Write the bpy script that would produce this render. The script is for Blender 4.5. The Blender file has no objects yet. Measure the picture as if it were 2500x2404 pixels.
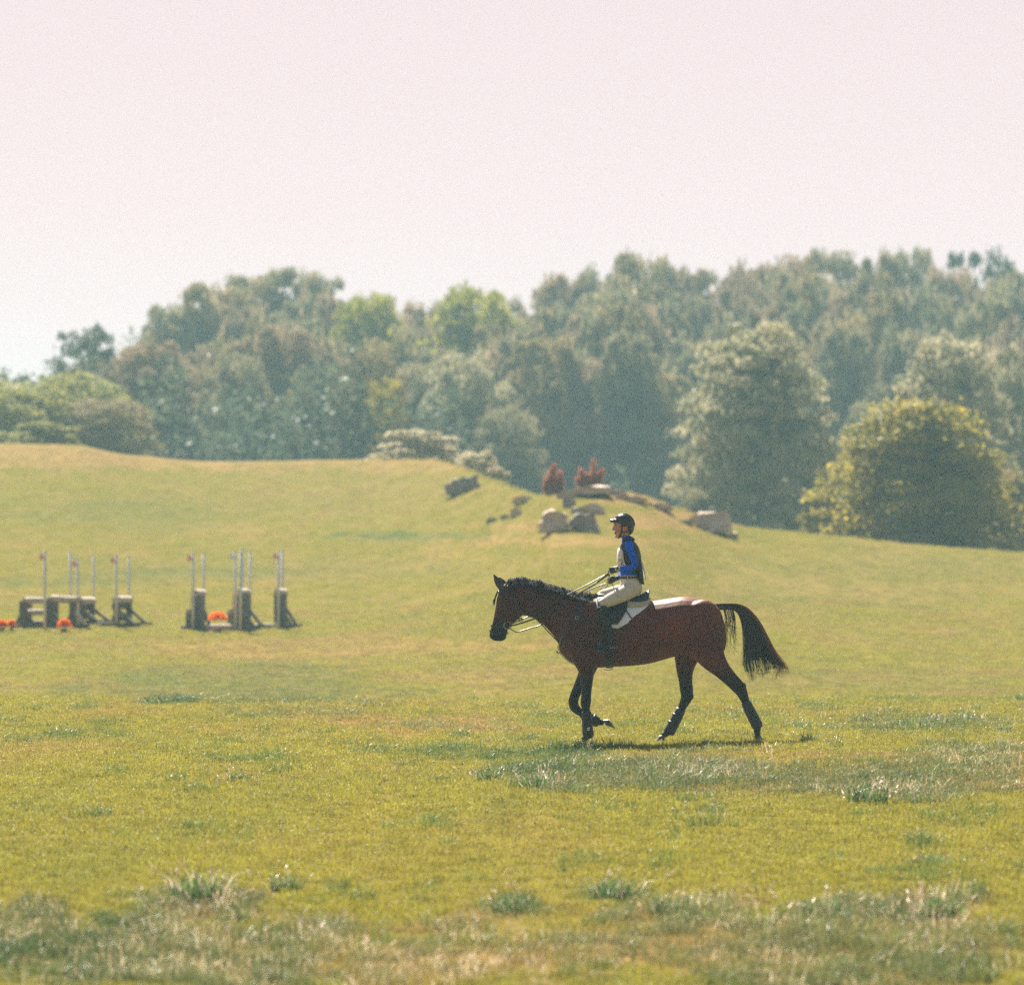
import bpy, bmesh, math, random
import numpy as np
from mathutils import Vector, Matrix
from mathutils.bvhtree import BVHTree

random.seed(7); RNG = np.random.default_rng(7)
S = bpy.context.scene
C = S.collection
F = 10600.0            # focal length in units of 1/2500 of the picture width
HZ = 1391.0            # eye-level row
CZ = 2.0               # camera height above the ground under the horse
FOCUS = 50.0
# ------------------------------------------------------------------ camera
cam = bpy.data.cameras.new('camera'); cam_o = bpy.data.objects.new('camera', cam); C.objects.link(cam_o)
cam.sensor_fit = 'HORIZONTAL'; cam.sensor_width = 36.0; cam.lens = 36.0 * F / 2500.0
cam_o.location = (0, 0, CZ); cam_o.rotation_euler = (math.radians(90), 0, 0)
cam.shift_y = (HZ - 1202.0) / 2500.0
cam.clip_start = 0.5; cam.clip_end = 6000
cam.dof.use_dof = True; cam.dof.focus_distance = FOCUS
cam.dof.aperture_fstop = cam.lens * 0.001 / 0.078
S.camera = cam_o
# ------------------------------------------------------------------ sky, sun, exposure
SUN_DIR = Vector((-0.30, 0.88, 1.0)).normalized()      # towards the sun: behind the horse, slightly left, high
sun_el = math.asin(SUN_DIR.z); sun_az = math.atan2(SUN_DIR.x, SUN_DIR.y)
world = bpy.data.worlds.new('World'); S.world = world; world.use_nodes = True
nt = world.node_tree; nt.nodes.clear()
def wn(t, **k):
    n = nt.nodes.new(t)
    for a, b in k.items(): setattr(n, a, b)
    return n
sky = wn('ShaderNodeTexSky', sky_type='NISHITA', sun_disc=False, sun_elevation=sun_el, sun_rotation=sun_az,
         altitude=200, air_density=1.0, dust_density=2.5, ozone_density=1.0)
skym = wn('ShaderNodeMix', data_type='RGBA', blend_type='MULTIPLY'); skym.inputs[0].default_value = 1
skym.inputs[7].default_value = (0.16, 0.17, 0.18, 1)
tc = wn('ShaderNodeTexCoord'); sep = wn('ShaderNodeSeparateXYZ')
ramp = wn('ShaderNodeValToRGB')
ramp.color_ramp.elements[0].position = 0.0; ramp.color_ramp.elements[0].color = (2.50, 1.76, 1.74, 1)
ramp.color_ramp.elements[1].position = 0.70; ramp.color_ramp.elements[1].color = (0.42, 0.66, 0.95, 1)
e = ramp.color_ramp.elements.new(0.13); e.color = (2.28, 1.67, 1.69, 1)
nz = wn('ShaderNodeTexNoise'); nz.inputs['Scale'].default_value = 2.2; nz.inputs['Detail'].default_value = 6
nm = wn('ShaderNodeMapRange'); nm.inputs[3].default_value = 0.95; nm.inputs[4].default_value = 1.05
vm = wn('ShaderNodeMix', data_type='RGBA', blend_type='MULTIPLY'); vm.inputs[0].default_value = 1
mix = wn('ShaderNodeMix', data_type='RGBA', blend_type='MIX'); mix.inputs[0].default_value = 0.14
bg = wn('ShaderNodeBackground'); bg.inputs[1].default_value = 0.12
out = wn('ShaderNodeOutputWorld')
L = nt.links.new
L(tc.outputs['Generated'], sep.inputs[0]); L(sep.outputs['Z'], ramp.inputs[0])
L(tc.outputs['Generated'], nz.inputs['Vector']); L(nz.outputs['Fac'], nm.inputs[0])
dt = wn('ShaderNodeVectorMath', operation='DOT_PRODUCT'); dt.inputs[1].default_value = tuple(SUN_DIR)
dm = wn('ShaderNodeMapRange', interpolation_type='SMOOTHSTEP'); dm.inputs[1].default_value = -0.5; dm.inputs[2].default_value = 0.6; dm.inputs[3].default_value = 0.30; dm.inputs[4].default_value = 1.0
ml = wn('ShaderNodeMath', operation='MULTIPLY')
L(tc.outputs['Generated'], dt.inputs[0]); L(dt.outputs['Value'], dm.inputs[0]); L(dm.outputs[0], ml.inputs[0]); L(nm.outputs[0], ml.inputs[1])
L(ramp.outputs[0], vm.inputs[6]); L(ml.outputs[0], vm.inputs[7])
L(vm.outputs[2], mix.inputs[6]); L(sky.outputs[0], skym.inputs[6]); L(skym.outputs[2], mix.inputs[7])
L(mix.outputs[2], bg.inputs[0]); L(bg.outputs[0], out.inputs[0])
sun = bpy.data.lights.new('sun', 'SUN'); sun.energy = 4.8; sun.angle = math.radians(0.55); sun.color = (1.0, 0.91, 0.79)
sun_o = bpy.data.objects.new('sun', sun); C.objects.link(sun_o); sun_o.location = (0, 0, 60)
sun_o.rotation_euler = SUN_DIR.to_track_quat('Z', 'Y').to_euler()
S.view_settings.view_transform = 'Standard'; S.view_settings.look = 'None'
S.view_settings.gamma = 1.0; S.view_settings.exposure = 1.87; S.view_settings.use_curve_mapping = False
S.render.engine = 'CYCLES'
S.cycles.max_bounces = 6; S.cycles.diffuse_bounces = 3; S.cycles.glossy_bounces = 2; S.cycles.transmission_bounces = 3
S.cycles.volume_bounces = 1; S.cycles.use_denoising = False
S.cycles.sample_clamp_indirect = 4.0

# ------------------------------------------------------------------ helpers
def mat(name, col=(.5, .5, .5), rough=.6, spec=.5, metal=0., coat=0., sheen=0., noise=None, bump=None, trans=0.):
    m = bpy.data.materials.new(name); m.use_nodes = True
    n = m.node_tree; b = n.nodes['Principled BSDF']
    b.inputs['Base Color'].default_value = (*col, 1); b.inputs['Roughness'].default_value = rough
    b.inputs['Specular IOR Level'].default_value = spec; b.inputs['Metallic'].default_value = metal
    b.inputs['Coat Weight'].default_value = coat; b.inputs['Sheen Weight'].default_value = sheen
    if noise:      # (scale, colour2, contrast)
        t = n.nodes.new('ShaderNodeTexCoord'); a = n.nodes.new('ShaderNodeTexNoise'); a.inputs['Scale'].default_value = noise[0]
        a.inputs['Detail'].default_value = 5
        r = n.nodes.new('ShaderNodeValToRGB')
        r.color_ramp.elements[0].position = .5 - noise[2]; r.color_ramp.elements[1].position = .5 + noise[2]
        r.color_ramp.elements[0].color = (*col, 1); r.color_ramp.elements[1].color = (*noise[1], 1)
        n.links.new(t.outputs['Object'], a.inputs['Vector']); n.links.new(a.outputs['Fac'], r.inputs[0])
        n.links.new(r.outputs[0], b.inputs['Base Color'])
    if bump:       # (scale, strength, distance)
        t = n.nodes.new('ShaderNodeTexCoord'); a = n.nodes.new('ShaderNodeTexNoise'); a.inputs['Scale'].default_value = bump[0]
        a.inputs['Detail'].default_value = 6
        u = n.nodes.new('ShaderNodeBump'); u.inputs['Strength'].default_value = bump[1]; u.inputs['Distance'].default_value = bump[2]
        n.links.new(t.outputs['Object'], a.inputs['Vector']); n.links.new(a.outputs['Fac'], u.inputs['Height'])
        n.links.new(u.outputs[0], b.inputs['Normal'])
    return m

def obj(name, me, m=None, parent=None, smooth=True, **props):
    if isinstance(me, bmesh.types.BMesh):
        d = bpy.data.meshes.new(name); me.to_mesh(d); me.free(); me = d
    elif isinstance(me, tuple):
        d = bpy.data.meshes.new(name); d.from_pydata([tuple(v) for v in me[0]], [], me[1]); d.update(); me = d
    if m is not None and not len(me.materials): me.materials.append(m)
    if smooth and len(me.polygons): me.polygons.foreach_set('use_smooth', [True] * len(me.polygons))
    o = bpy.data.objects.new(name, me); C.objects.link(o)
    if parent is not None: o.parent = parent
    for k, v in props.items():
        if v is not None: o[k] = v
    return o
def thing(name, label, cat, loc=(0, 0, 0), rz=0., group=None):
    o = bpy.data.objects.new(name, None); C.objects.link(o); o.location = loc; o.rotation_euler = (0, 0, rz)
    o.empty_display_size = .2
    o['label'] = label; o['category'] = cat
    if group: o['group'] = group
    return o

def cr(pts, n):
    """Catmull-Rom through rows of numbers"""
    P = np.array(pts, float); k = len(P)
    if k < 3: 
        t = np.linspace(0, 1, n * (k - 1) + 1)[:, None]; return P[0] * (1 - t) + P[-1] * t
    E = np.vstack([2 * P[0] - P[1], P, 2 * P[-1] - P[-2]]); res = []
    for i in range(k - 1):
        a, b, c, d = E[i], E[i + 1], E[i + 2], E[i + 3]
        for j in range(n):
            t = j / n
            res.append(.5 * (2 * b + (c - a) * t + (2 * a - 5 * b + 4 * c - d) * t * t + (3 * b - a - 3 * c + d) * t ** 3))
    res.append(P[-1]); return np.array(res)

def ring_loft(rings, nseg=20, sub=4, closed=True):
    """rings: rows of centre(3), a(3), b(3): half axes. Returns verts, faces."""
    R = cr([list(c) + list(a) + list(b) for c, a, b in rings], sub) if sub > 1 else np.array([list(c) + list(a) + list(b) for c, a, b in rings])
    V = []; Fc = []
    for r in R:
        c, a, b = r[:3], r[3:6], r[6:9]
        for k in range(nseg):
            t = 2 * math.pi * k / nseg
            V.append(c + a * math.cos(t) + b * math.sin(t))
    m = len(R)
    for i in range(m - 1):
        for k in range(nseg):
            k2 = (k + 1) % nseg
            Fc.append((i * nseg + k, i * nseg + k2, (i + 1) * nseg + k2, (i + 1) * nseg + k))
    if closed:
        V.append(R[0][:3]); V.append(R[-1][:3]); a, b = len(V) - 2, len(V) - 1
        for k in range(nseg):
            k2 = (k + 1) % nseg
            Fc.append((a, k2, k)); Fc.append((b, (m - 1) * nseg + k, (m - 1) * nseg + k2))
    return V, Fc
def merge(parts):
    V = []; Fc = []
    for v, f in parts:
        o = len(V); V.extend(v); Fc.extend([tuple(i + o for i in q) for q in f])
    return V, Fc
def tube(pts, rad, nseg=8, sub=3, flat=1.0, up=(0, 1, 0)):
    """tube through points; rad scalar or list; flat = ratio of the second axis"""
    pts = [Vector(p) for p in pts]; n = len(pts)
    rad = [rad] * n if not hasattr(rad, '__len__') else rad
    fl = [flat] * n if not hasattr(flat, '__len__') else flat
    rings = []
    for i in range(n):
        t = (pts[min(i + 1, n - 1)] - pts[max(i - 1, 0)]).normalized()
        a = t.cross(Vector(up));
        if a.length < .05: a = t.cross(Vector((1, 0, 0)))
        a.normalize(); b = a.cross(t).normalized()
        rings.append((pts[i], a * rad[i], b * rad[i] * fl[i]))
    return ring_loft(rings, nseg, sub)
def ball(c, r, n=10):
    c = Vector(c); r = Vector(r) if hasattr(r, '__len__') else Vector((r, r, r))
    rings = []
    for i in range(n + 1):
        t = math.pi * (i + .02) / (n + .04)
        rings.append((c + Vector((0, 0, r.z * math.cos(t))), Vector((r.x * math.sin(t), 0, 0)), Vector((0, r.y * math.sin(t), 0))))
    return ring_loft(rings, 14, 1)
def box(x0, x1, y0, y1, z0, z1, M=None):
    v = [Vector((x, y, z)) for x in (x0, x1) for y in (y0, y1) for z in (z0, z1)]
    if M: v = [M @ p for p in v]
    return v, [(0, 1, 3, 2), (4, 6, 7, 5), (0, 4, 5, 1), (2, 3, 7, 6), (0, 2, 6, 4), (1, 5, 7, 3)]
def beam(a, b, w, h, up=(0, 0, 1)):
    a, b = Vector(a), Vector(b); t = (b - a).normalized(); s = t.cross(Vector(up))
    if s.length < .01: s = Vector((1, 0, 0))
    s.normalize(); u = s.cross(t)
    M = Matrix((( *s, ), (*t,), (*u,))).transposed().to_4x4(); M.translation = a
    return box(-w / 2, w / 2, 0, (b - a).length, -h / 2, h / 2, M)
def ribbon(pts, normals, w, th=.004, sub=4):
    P = cr([list(p) + list(n) for p, n in zip(pts, normals)], sub); rings = []
    for i in range(len(P)):
        t = Vector(P[min(i + 1, len(P) - 1), :3] - P[max(i - 1, 0), :3]).normalized(); n = Vector(P[i, 3:]).normalized()
        s = t.cross(n).normalized(); rings.append((Vector(P[i, :3]), s * w / 2, n * th))
    return ring_loft(rings, 6, 1)
def solidify(parts, voxel, smooth=3, fac=.5):
    """unite overlapping closed shapes into one continuous skin"""
    v, f = merge(parts)
    me = bpy.data.meshes.new('tmp'); me.from_pydata([tuple(p) for p in v], [], f); me.update()
    o = bpy.data.objects.new('tmp', me); C.objects.link(o)
    r = o.modifiers.new('r', 'REMESH'); r.mode = 'VOXEL'; r.voxel_size = voxel; r.adaptivity = 0
    s = o.modifiers.new('s', 'SMOOTH'); s.iterations = smooth; s.factor = fac
    dg = bpy.context.evaluated_depsgraph_get(); dg.update()
    res = bpy.data.meshes.new_from_object(o.evaluated_get(dg))
    bpy.data.objects.remove(o); bpy.data.meshes.remove(me)
    return res
def bvh_of(me):
    return BVHTree.FromPolygons([v.co.copy() for v in me.vertices], [tuple(p.vertices) for p in me.polygons])

# value noise in numpy
_T = RNG.random((256, 256))
def vnoise(x, y):
    x = np.asarray(x, float); y = np.asarray(y, float)
    xi = np.floor(x).astype(int); yi = np.floor(y).astype(int); fx = x - xi; fy = y - yi
    fx = fx * fx * (3 - 2 * fx); fy = fy * fy * (3 - 2 * fy)
    a = _T[xi & 255, yi & 255]; b = _T[(xi + 1) & 255, yi & 255]; c = _T[xi & 255, (yi + 1) & 255]; d = _T[(xi + 1) & 255, (yi + 1) & 255]
    return (a * (1 - fx) + b * fx) * (1 - fy) + (c * (1 - fx) + d * fx) * fy
def fbm(x, y, o=4):
    s = 0; a = .5; t = 0
    for i in range(o):
        s = s + a * vnoise(x * 2 ** i + 17.3 * i, y * 2 ** i + 5.1 * i); t += a; a *= .5
    return s / t

# ------------------------------------------------------------------ the ground
_nd = np.arange(-60, 81, .5)
_nz = np.interp(_nd, [-60, 14, 22, 28, 36, 44, 50, 56, 64, 66, 68, 74, 80], [-1.0, -1.0, -.92, -.68, -.3, -.06, 0, .03, .08, .03, -.1, -.5, -.634])
_k = np.exp(-np.arange(-4, 5) ** 2 / 6.); _k /= _k.sum()
_nz[6:-6] = np.convolve(_nz, _k, 'same')[6:-6]
_rx = np.array([-2500, -600, 0, 190, 290, 480, 700, 900, 1060, 1120, 1220, 1300, 1345, 1400, 1470, 1560, 1650, 1740, 1830, 2000, 2250, 2500, 3100, 5000])
_ry = np.array([1150, 1100, 1082, 1085, 1105, 1123, 1125, 1120, 1122, 1135, 1176, 1206, 1210, 1203, 1197, 1208, 1240, 1272, 1288, 1303, 1328, 1350, 1370, 1380])
_px = np.arange(-2500, 5001, 10.); _py = np.interp(_px, _rx, _ry)
_k2 = np.exp(-np.arange(-3, 4) ** 2 / 4.); _k2 /= _k2.sum(); _py[5:-5] = np.convolve(_py, _k2, 'same')[5:-5]
_dr = np.interp(_px, [-2500, 900, 1100, 1350, 1800, 5000], [190, 190, 176, 140, 146, 150])
def ground(X, Y):
    X = np.asarray(X, float); Y = np.asarray(Y, float); Yc = np.maximum(Y, 20)
    px = np.clip(1250 + X / Yc * F, -2500, 5000)
    near = np.interp(Y, _nd, _nz) + .06 * np.tanh((X - 1.7) / 1.6) * np.exp(-((Y - 50) / 9.) ** 2)
    yr = np.interp(px, _px, _py); Dr = np.interp(px, _px, _dr)
    s = np.clip((Y - 80) / (Dr - 80), 0, 1)
    zf = CZ - (1740 + (yr - 1740) * s ** .9 - HZ) / F * np.minimum(np.maximum(Y, 80), Dr)
    d = np.clip(Y - Dr, 0, None); zf = zf - np.minimum(.02 * d + .0006 * d * d, 7 + .004 * d)
    hy = np.interp(px, [-2500, 0, 150, 500, 2500, 5000], [1080, 1080, 1040, 960, 900, 900]); D4 = 430.
    zh = CZ - (hy - HZ) / F * D4; w = np.clip((Y - 296) / (D4 - 296), 0, 1); w = w * w * (3 - 2 * w); zf = zf * (1 - w) + zh * w
    amp = np.interp(Y, [30, 55, 64, 72, 100, 200], [.03, .04, .13, .09, .10, .15])
    n = (fbm(X * .22 + 40, Y * .12 + 11, 3) - .5) * amp * np.clip((np.abs(X - 1.7) + np.abs(Y - 50) - 2) / 3, 0, 1)
    return np.where(Y < 80, near, zf) + n
def gz(x, y): return float(ground(x, y))
def scr(X, Y, Z):
    Yc = np.maximum(Y, 5); return 1250 + X / Yc * F, HZ + (CZ - Z) / Yc * F
def at(px, py, D): return Vector(((px - 1250) / F * D, D, CZ - (py - HZ) / F * D))

# patches of different growth: (px, py, rx, ry, dry, cool, tall)
PATCH = [(1560, 1905, 420, 38, .5, .8, 1), (2100, 1915, 520, 46, .6, .75, 1), (1300, 1880, 150, 22, .2, .8, .8), (1250, 1845, 260, 20, .1, .5, .3),
         (1420, 1848, 120, 14, 0, .9, .6), (2400, 1880, 220, 70, .7, .5, .8),
         (200, 2330, 420, 105, .35, 1, 1), (620, 2340, 420, 120, .5, .8, 1), (500, 2200, 190, 38, .7, 1, 1), (60, 2260, 160, 60, .5, .8, .9), (1150, 2340, 600, 90, .9, .3, .8),
         (1500, 2190, 130, 22, .3, 1, 1), (1250, 2220, 60, 22, .1, 1, 1), (1950, 2300, 700, 110, .8, .5, .9), (2150, 2225, 300, 40, .7, .8, 1), (2050, 2380, 500, 60, .5, .7, .8), (1700, 2230, 260, 40, .7, .5, .8),
         (1100, 1770, 300, 26, .95, .1, .1), (750, 1745, 250, 14, .6, .3, .2), (1350, 1758, 110, 22, 0, .3, .3), (1800, 1740, 700, 20, .35, .1, .1), (2300, 1710, 300, 10, 0, .2, .2),
         (1800, 1850, 500, 14, .6, .1, .1), (2250, 1775, 260, 22, .3, .5, .3), (420, 1716, 70, 6, 0, 1, .8),
         (580, 1690, 420, 26, .2, .7, .0), (600, 1658, 330, 40, .25, .55, 0), (1300, 1640, 300, 30, .6, .2, 0), (2050, 1660, 500, 30, .35, .3, 0),
         (300, 1110, 700, 40, .95, 0, 0), (1000, 1135, 200, 22, .8, 0, 0), (900, 1215, 500, 50, .35, .1, 0), (300, 1250, 350, 40, .15, .35, 0), (1000, 1310, 260, 12, .1, .8, 0),
         (1650, 1270, 200, 22, .9, 0, 0), (1560, 1220, 140, 14, 1, 0, 0), (1280, 1285, 130, 14, .9, 0, 0), (1380, 1320, 260, 12, .8, 0, 0), (2150, 1390, 500, 40, .3, .3, 0),
         (700, 1390, 500, 30, .3, .3, 0), (450, 1400, 300, 14, .2, .6, 0), (150, 1420, 300, 14, .2, .5, 0), (1900, 1450, 500, 40, .4, .3, 0), (800, 1580, 600, 26, .75, 0, 0)]
def tint(X, Y):
    X = np.asarray(X, float); Y = np.asarray(Y, float)
    px, py = scr(X, Y, ground(X, Y))
    n1 = fbm(X * .55, Y * .22, 4); n2 = fbm(X * .9 + 80, Y * .35 + 3, 4); n3 = fbm(X * 2.3 + 9, Y * 1.2, 3)
    dry = np.clip((n1 - .50) * 1.8, 0, 1) * .55 + .10; cool = np.clip((n2 - .54) * 2.2, 0, 1) * .35; tall = np.zeros_like(X)
    ef = (n3 - .5) * 1.1 + (n1 - .5) * .8
    for (a, b, rx, ry, d, c, t) in PATCH:
        q = np.sqrt(((px - a) / rx) ** 2 + ((py - b) / ry) ** 2)
        w = np.clip((1.12 - q + ef) / .45, 0, 1)
        dry = dry * (1 - w) + d * w * (.75 + .5 * (n3 - .5) * 2 * .6); cool = cool * (1 - w) + c * w; tall = np.maximum(tall, t * w)
    return np.clip(dry, 0, 1), np.clip(cool, 0, 1), tall

Yr = np.concatenate([np.arange(-40, 26, 3.), np.arange(26, 84, .4), np.arange(84, 215, 1.2), np.array([220, 230, 245, 260, 280, 300, 330, 370, 430, 520, 650, 850, 1100, 1400.])])
Ur = np.concatenate([[-60000, -30000, -16000, -9000, -6000, -4000, -3000, -2300], np.arange(-1900, 1901, 16.), [2300, 3000, 4000, 6000, 9000, 16000, 30000, 60000]])
W = np.maximum(Yr, 24) / F
GX = np.clip(Ur[None, :] * W[:, None], -1500, 1500); GX[:, 0] = -1500; GX[:, -1] = 1500
GY = np.repeat(Yr[:, None], len(Ur), 1); GZ = ground(GX, GY)
nr, nc = GX.shape
idx = np.arange(nr * nc).reshape(nr, nc)
quads = np.stack([idx[:-1, :-1], idx[:-1, 1:], idx[1:, 1:], idx[1:, :-1]], -1).reshape(-1, 4)
gme = bpy.data.meshes.new('field'); gme.from_pydata(np.stack([GX, GY, GZ], -1).reshape(-1, 3).tolist(), [], quads.tolist()); gme.update()
d_, c_, t_ = tint(GX.ravel(), GY.ravel())
ca = gme.color_attributes.new('growth', 'FLOAT_COLOR', 'POINT')
ca.data.foreach_set('color', np.stack([d_, c_, t_, np.ones_like(d_)], -1).astype('f').ravel())

def growth_colour(n, sepn_out, fine=None):
    """shared colour logic for turf and blades: dry / cool inputs"""
    base = (0.118, 0.104, 0.020, 1); dryc = (0.220, 0.143, 0.058, 1); coolc = (0.070, 0.090, 0.030, 1)
    m1 = n.nodes.new('ShaderNodeMix'); m1.data_type = 'RGBA'; m1.inputs[6].default_value = base; m1.inputs[7].default_value = coolc
    n.links.new(sepn_out[1], m1.inputs[0])
    m2 = n.nodes.new('ShaderNodeMix'); m2.data_type = 'RGBA'; m2.inputs[7].default_value = dryc
    n.links.new(sepn_out[0], m2.inputs[0]); n.links.new(m1.outputs[2], m2.inputs[6])
    return m2
gm = bpy.data.materials.new('turf'); gm.use_nodes = True; n = gm.node_tree; b = n.nodes['Principled BSDF']
at_ = n.nodes.new('ShaderNodeAttribute'); at_.attribute_name = 'growth'
sp = n.nodes.new('ShaderNodeSeparateColor'); n.links.new(at_.outputs['Color'], sp.inputs[0])
tcn = n.nodes.new('ShaderNodeTexCoord')
def noise_node(n, scale, detail=6, mapping=None, src=None):
    a = n.nodes.new('ShaderNodeTexNoise'); a.inputs['Scale'].default_value = scale; a.inputs['Detail'].default_value = detail; a.inputs['Roughness'].default_value = .65
    if mapping:
        mp = n.nodes.new('ShaderNodeMapping'); mp.inputs['Scale'].default_value = mapping; n.links.new(src, mp.inputs[0]); n.links.new(mp.outputs[0], a.inputs['Vector'])
    elif src: n.links.new(src, a.inputs['Vector'])
    return a
na = noise_node(n, 1.0, 8, (.9, .35, 1), tcn.outputs['Object']); nb = noise_node(n, 9.0, 6, (1, .45, 1), tcn.outputs['Object'])
def madd(n, a, mul, add_, other=None):
    q = n.nodes.new('ShaderNodeMath'); q.operation = 'MULTIPLY_ADD'; q.use_clamp = True
    n.links.new(a, q.inputs[0]); q.inputs[1].default_value = mul
    if other is not None:
        q2 = n.nodes.new('ShaderNodeMath'); q2.operation = 'ADD'; n.links.new(other, q2.inputs[0]); q2.inputs[1].default_value = add_
        n.links.new(q2.outputs[0], q.inputs[2])
    else: q.inputs[2].default_value = add_
    return q.outputs[0]
dd = madd(n, na.outputs['Fac'], 1.5, -.75, sp.outputs[0]); cc = madd(n, nb.outputs['Fac'], 1.2, -.62, sp.outputs[1])
m2 = growth_colour(n, (dd, cc))
vv = n.nodes.new('ShaderNodeMapRange'); vv.inputs[1].default_value = .3; vv.inputs[2].default_value = .7; vv.inputs[3].default_value = .80; vv.inputs[4].default_value = 1.2
n.links.new(nb.outputs['Fac'], vv.inputs[0])
m3 = n.nodes.new('ShaderNodeMix'); m3.data_type = 'RGBA'; m3.blend_type = 'MULTIPLY'; m3.inputs[0].default_value = 1
n.links.new(m2.outputs[2], m3.inputs[6]); n.links.new(vv.outputs[0], m3.inputs[7]); n.links.new(m3.outputs[2], b.inputs['Base Color'])
b.inputs['Roughness'].default_value = 1.0; b.inputs['Specular IOR Level'].default_value = 0.0
bu = n.nodes.new('ShaderNodeBump'); bu.inputs['Distance'].default_value = .04; bu.inputs['Strength'].default_value = .3
nc2 = noise_node(n, 14, 6, None, tcn.outputs['Object']); n.links.new(nc2.outputs['Fac'], bu.inputs['Height']); n.links.new(bu.outputs[0], b.inputs['Normal'])
obj('ground', gme, gm, kind='structure')

# ------------------------------------------------------------------ grass blades
def blade_mat(name, c1, c2, c3, attr=True, trans=.45):
    """c1 base; growth attribute from the scattered point mixes towards dry and cool"""
    m = bpy.data.materials.new(name); m.use_nodes = True; n = m.node_tree
    for x in list(n.nodes): n.nodes.remove(x)
    o = n.nodes.new('ShaderNodeOutputMaterial'); b = n.nodes.new('ShaderNodeBsdfPrincipled'); t = n.nodes.new('ShaderNodeBsdfTranslucent'); mx = n.nodes.new('ShaderNodeMixShader')
    at_ = n.nodes.new('ShaderNodeAttribute'); at_.attribute_type = 'INSTANCER'; at_.attribute_name = 'growth'
    sp = n.nodes.new('ShaderNodeSeparateXYZ'); n.links.new(at_.outputs['Vector'], sp.inputs[0])
    bl = n.nodes.new('ShaderNodeAttribute'); bl.attribute_name = 'shade'
    m1 = n.nodes.new('ShaderNodeMix'); m1.data_type = 'RGBA'; m1.inputs[6].default_value = (*c1, 1); m1.inputs[7].default_value = (*c3, 1); n.links.new(sp.outputs[1], m1.inputs[0])
    m2 = n.nodes.new('ShaderNodeMix'); m2.data_type = 'RGBA'; m2.inputs[7].default_value = (*c2, 1); n.links.new(m1.outputs[2], m2.inputs[6])
    ad = n.nodes.new('ShaderNodeMath'); ad.operation = 'MULTIPLY_ADD'; ad.use_clamp = True
    n.links.new(bl.outputs['Fac'], ad.inputs[0]); ad.inputs[1].default_value = .5; n.links.new(sp.outputs[0], ad.inputs[2])
    ad2 = n.nodes.new('ShaderNodeMath'); ad2.operation = 'SUBTRACT'; ad2.use_clamp = True; n.links.new(ad.outputs[0], ad2.inputs[0]); ad2.inputs[1].default_value = .25
    n.links.new(ad2.outputs[0], m2.inputs[0])
    hs = n.nodes.new('ShaderNodeHueSaturation'); n.links.new(m2.outputs[2], hs.inputs['Color'])
    mr = n.nodes.new('ShaderNodeMapRange'); mr.inputs[3].default_value = .78; mr.inputs[4].default_value = 1.25; n.links.new(sp.outputs[2], mr.inputs[0]); n.links.new(mr.outputs[0], hs.inputs['Value'])
    n.links.new(hs.outputs[0], b.inputs['Base Color']); n.links.new(hs.outputs[0], t.inputs['Color'])
    b.inputs['Roughness'].default_value = .5; b.inputs['Specular IOR Level'].default_value = .3
    mx.inputs[0].default_value = trans; n.links.new(b.outputs[0], mx.inputs[1]); n.links.new(t.outputs[0], mx.inputs[2]); n.links.new(mx.outputs[0], o.inputs[0])
    return m
def blades(name, n, rad, h0, h1, w, lean, m, seeds=0):
    V = []; Fc = []; sh = []
    for i in range(n):
        r = rad * math.sqrt(random.random()); a = random.random() * 6.283; x, y = r * math.cos(a), r * math.sin(a)
        h = random.uniform(h0, h1); la = random.random() * 6.283; l = random.uniform(.1, lean) * h; dx, dy = math.cos(la) * l, math.sin(la) * l
        f = random.random() * 3.14; ux, uy = math.cos(f) * w / 2, math.sin(f) * w / 2
        k = len(V); s = random.random()
        V += [(x - ux, y - uy, -.01), (x + ux, y + uy, -.01), (x + dx * .35 - ux * .8, y + dy * .35 - uy * .8, h * .55), (x + dx * .35 + ux * .8, y + dy * .35 + uy * .8, h * .55), (x + dx, y + dy, h * (1 - .3 * l / h))]
        Fc += [(k, k + 1, k + 3, k + 2), (k + 2, k + 3, k + 4)]; sh += [s] * 5
        if i < seeds:      # a seed head on the tip
            tx, ty, tz = V[-1]; k = len(V); q = w * 1.3; hh = random.uniform(.03, .06)
            V += [(tx - q, ty, tz), (tx + q, ty, tz), (tx, ty - q, tz), (tx, ty + q, tz), (tx + dx * .25, ty + dy * .25, tz + hh), (tx, ty, tz - .02)]
            Fc += [(k, k + 2, k + 4), (k + 2, k + 1, k + 4), (k + 1, k + 3, k + 4), (k + 3, k, k + 4), (k, k + 5, k + 2), (k + 1, k + 5, k + 3)]; sh += [1.] * 6
    me = bpy.data.meshes.new(name); me.from_pydata(V, [], Fc); me.update(); me.materials.append(m)
    a = me.attributes.new('shade', 'FLOAT', 'POINT'); a.data.foreach_set('value', sh)
    return me
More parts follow.
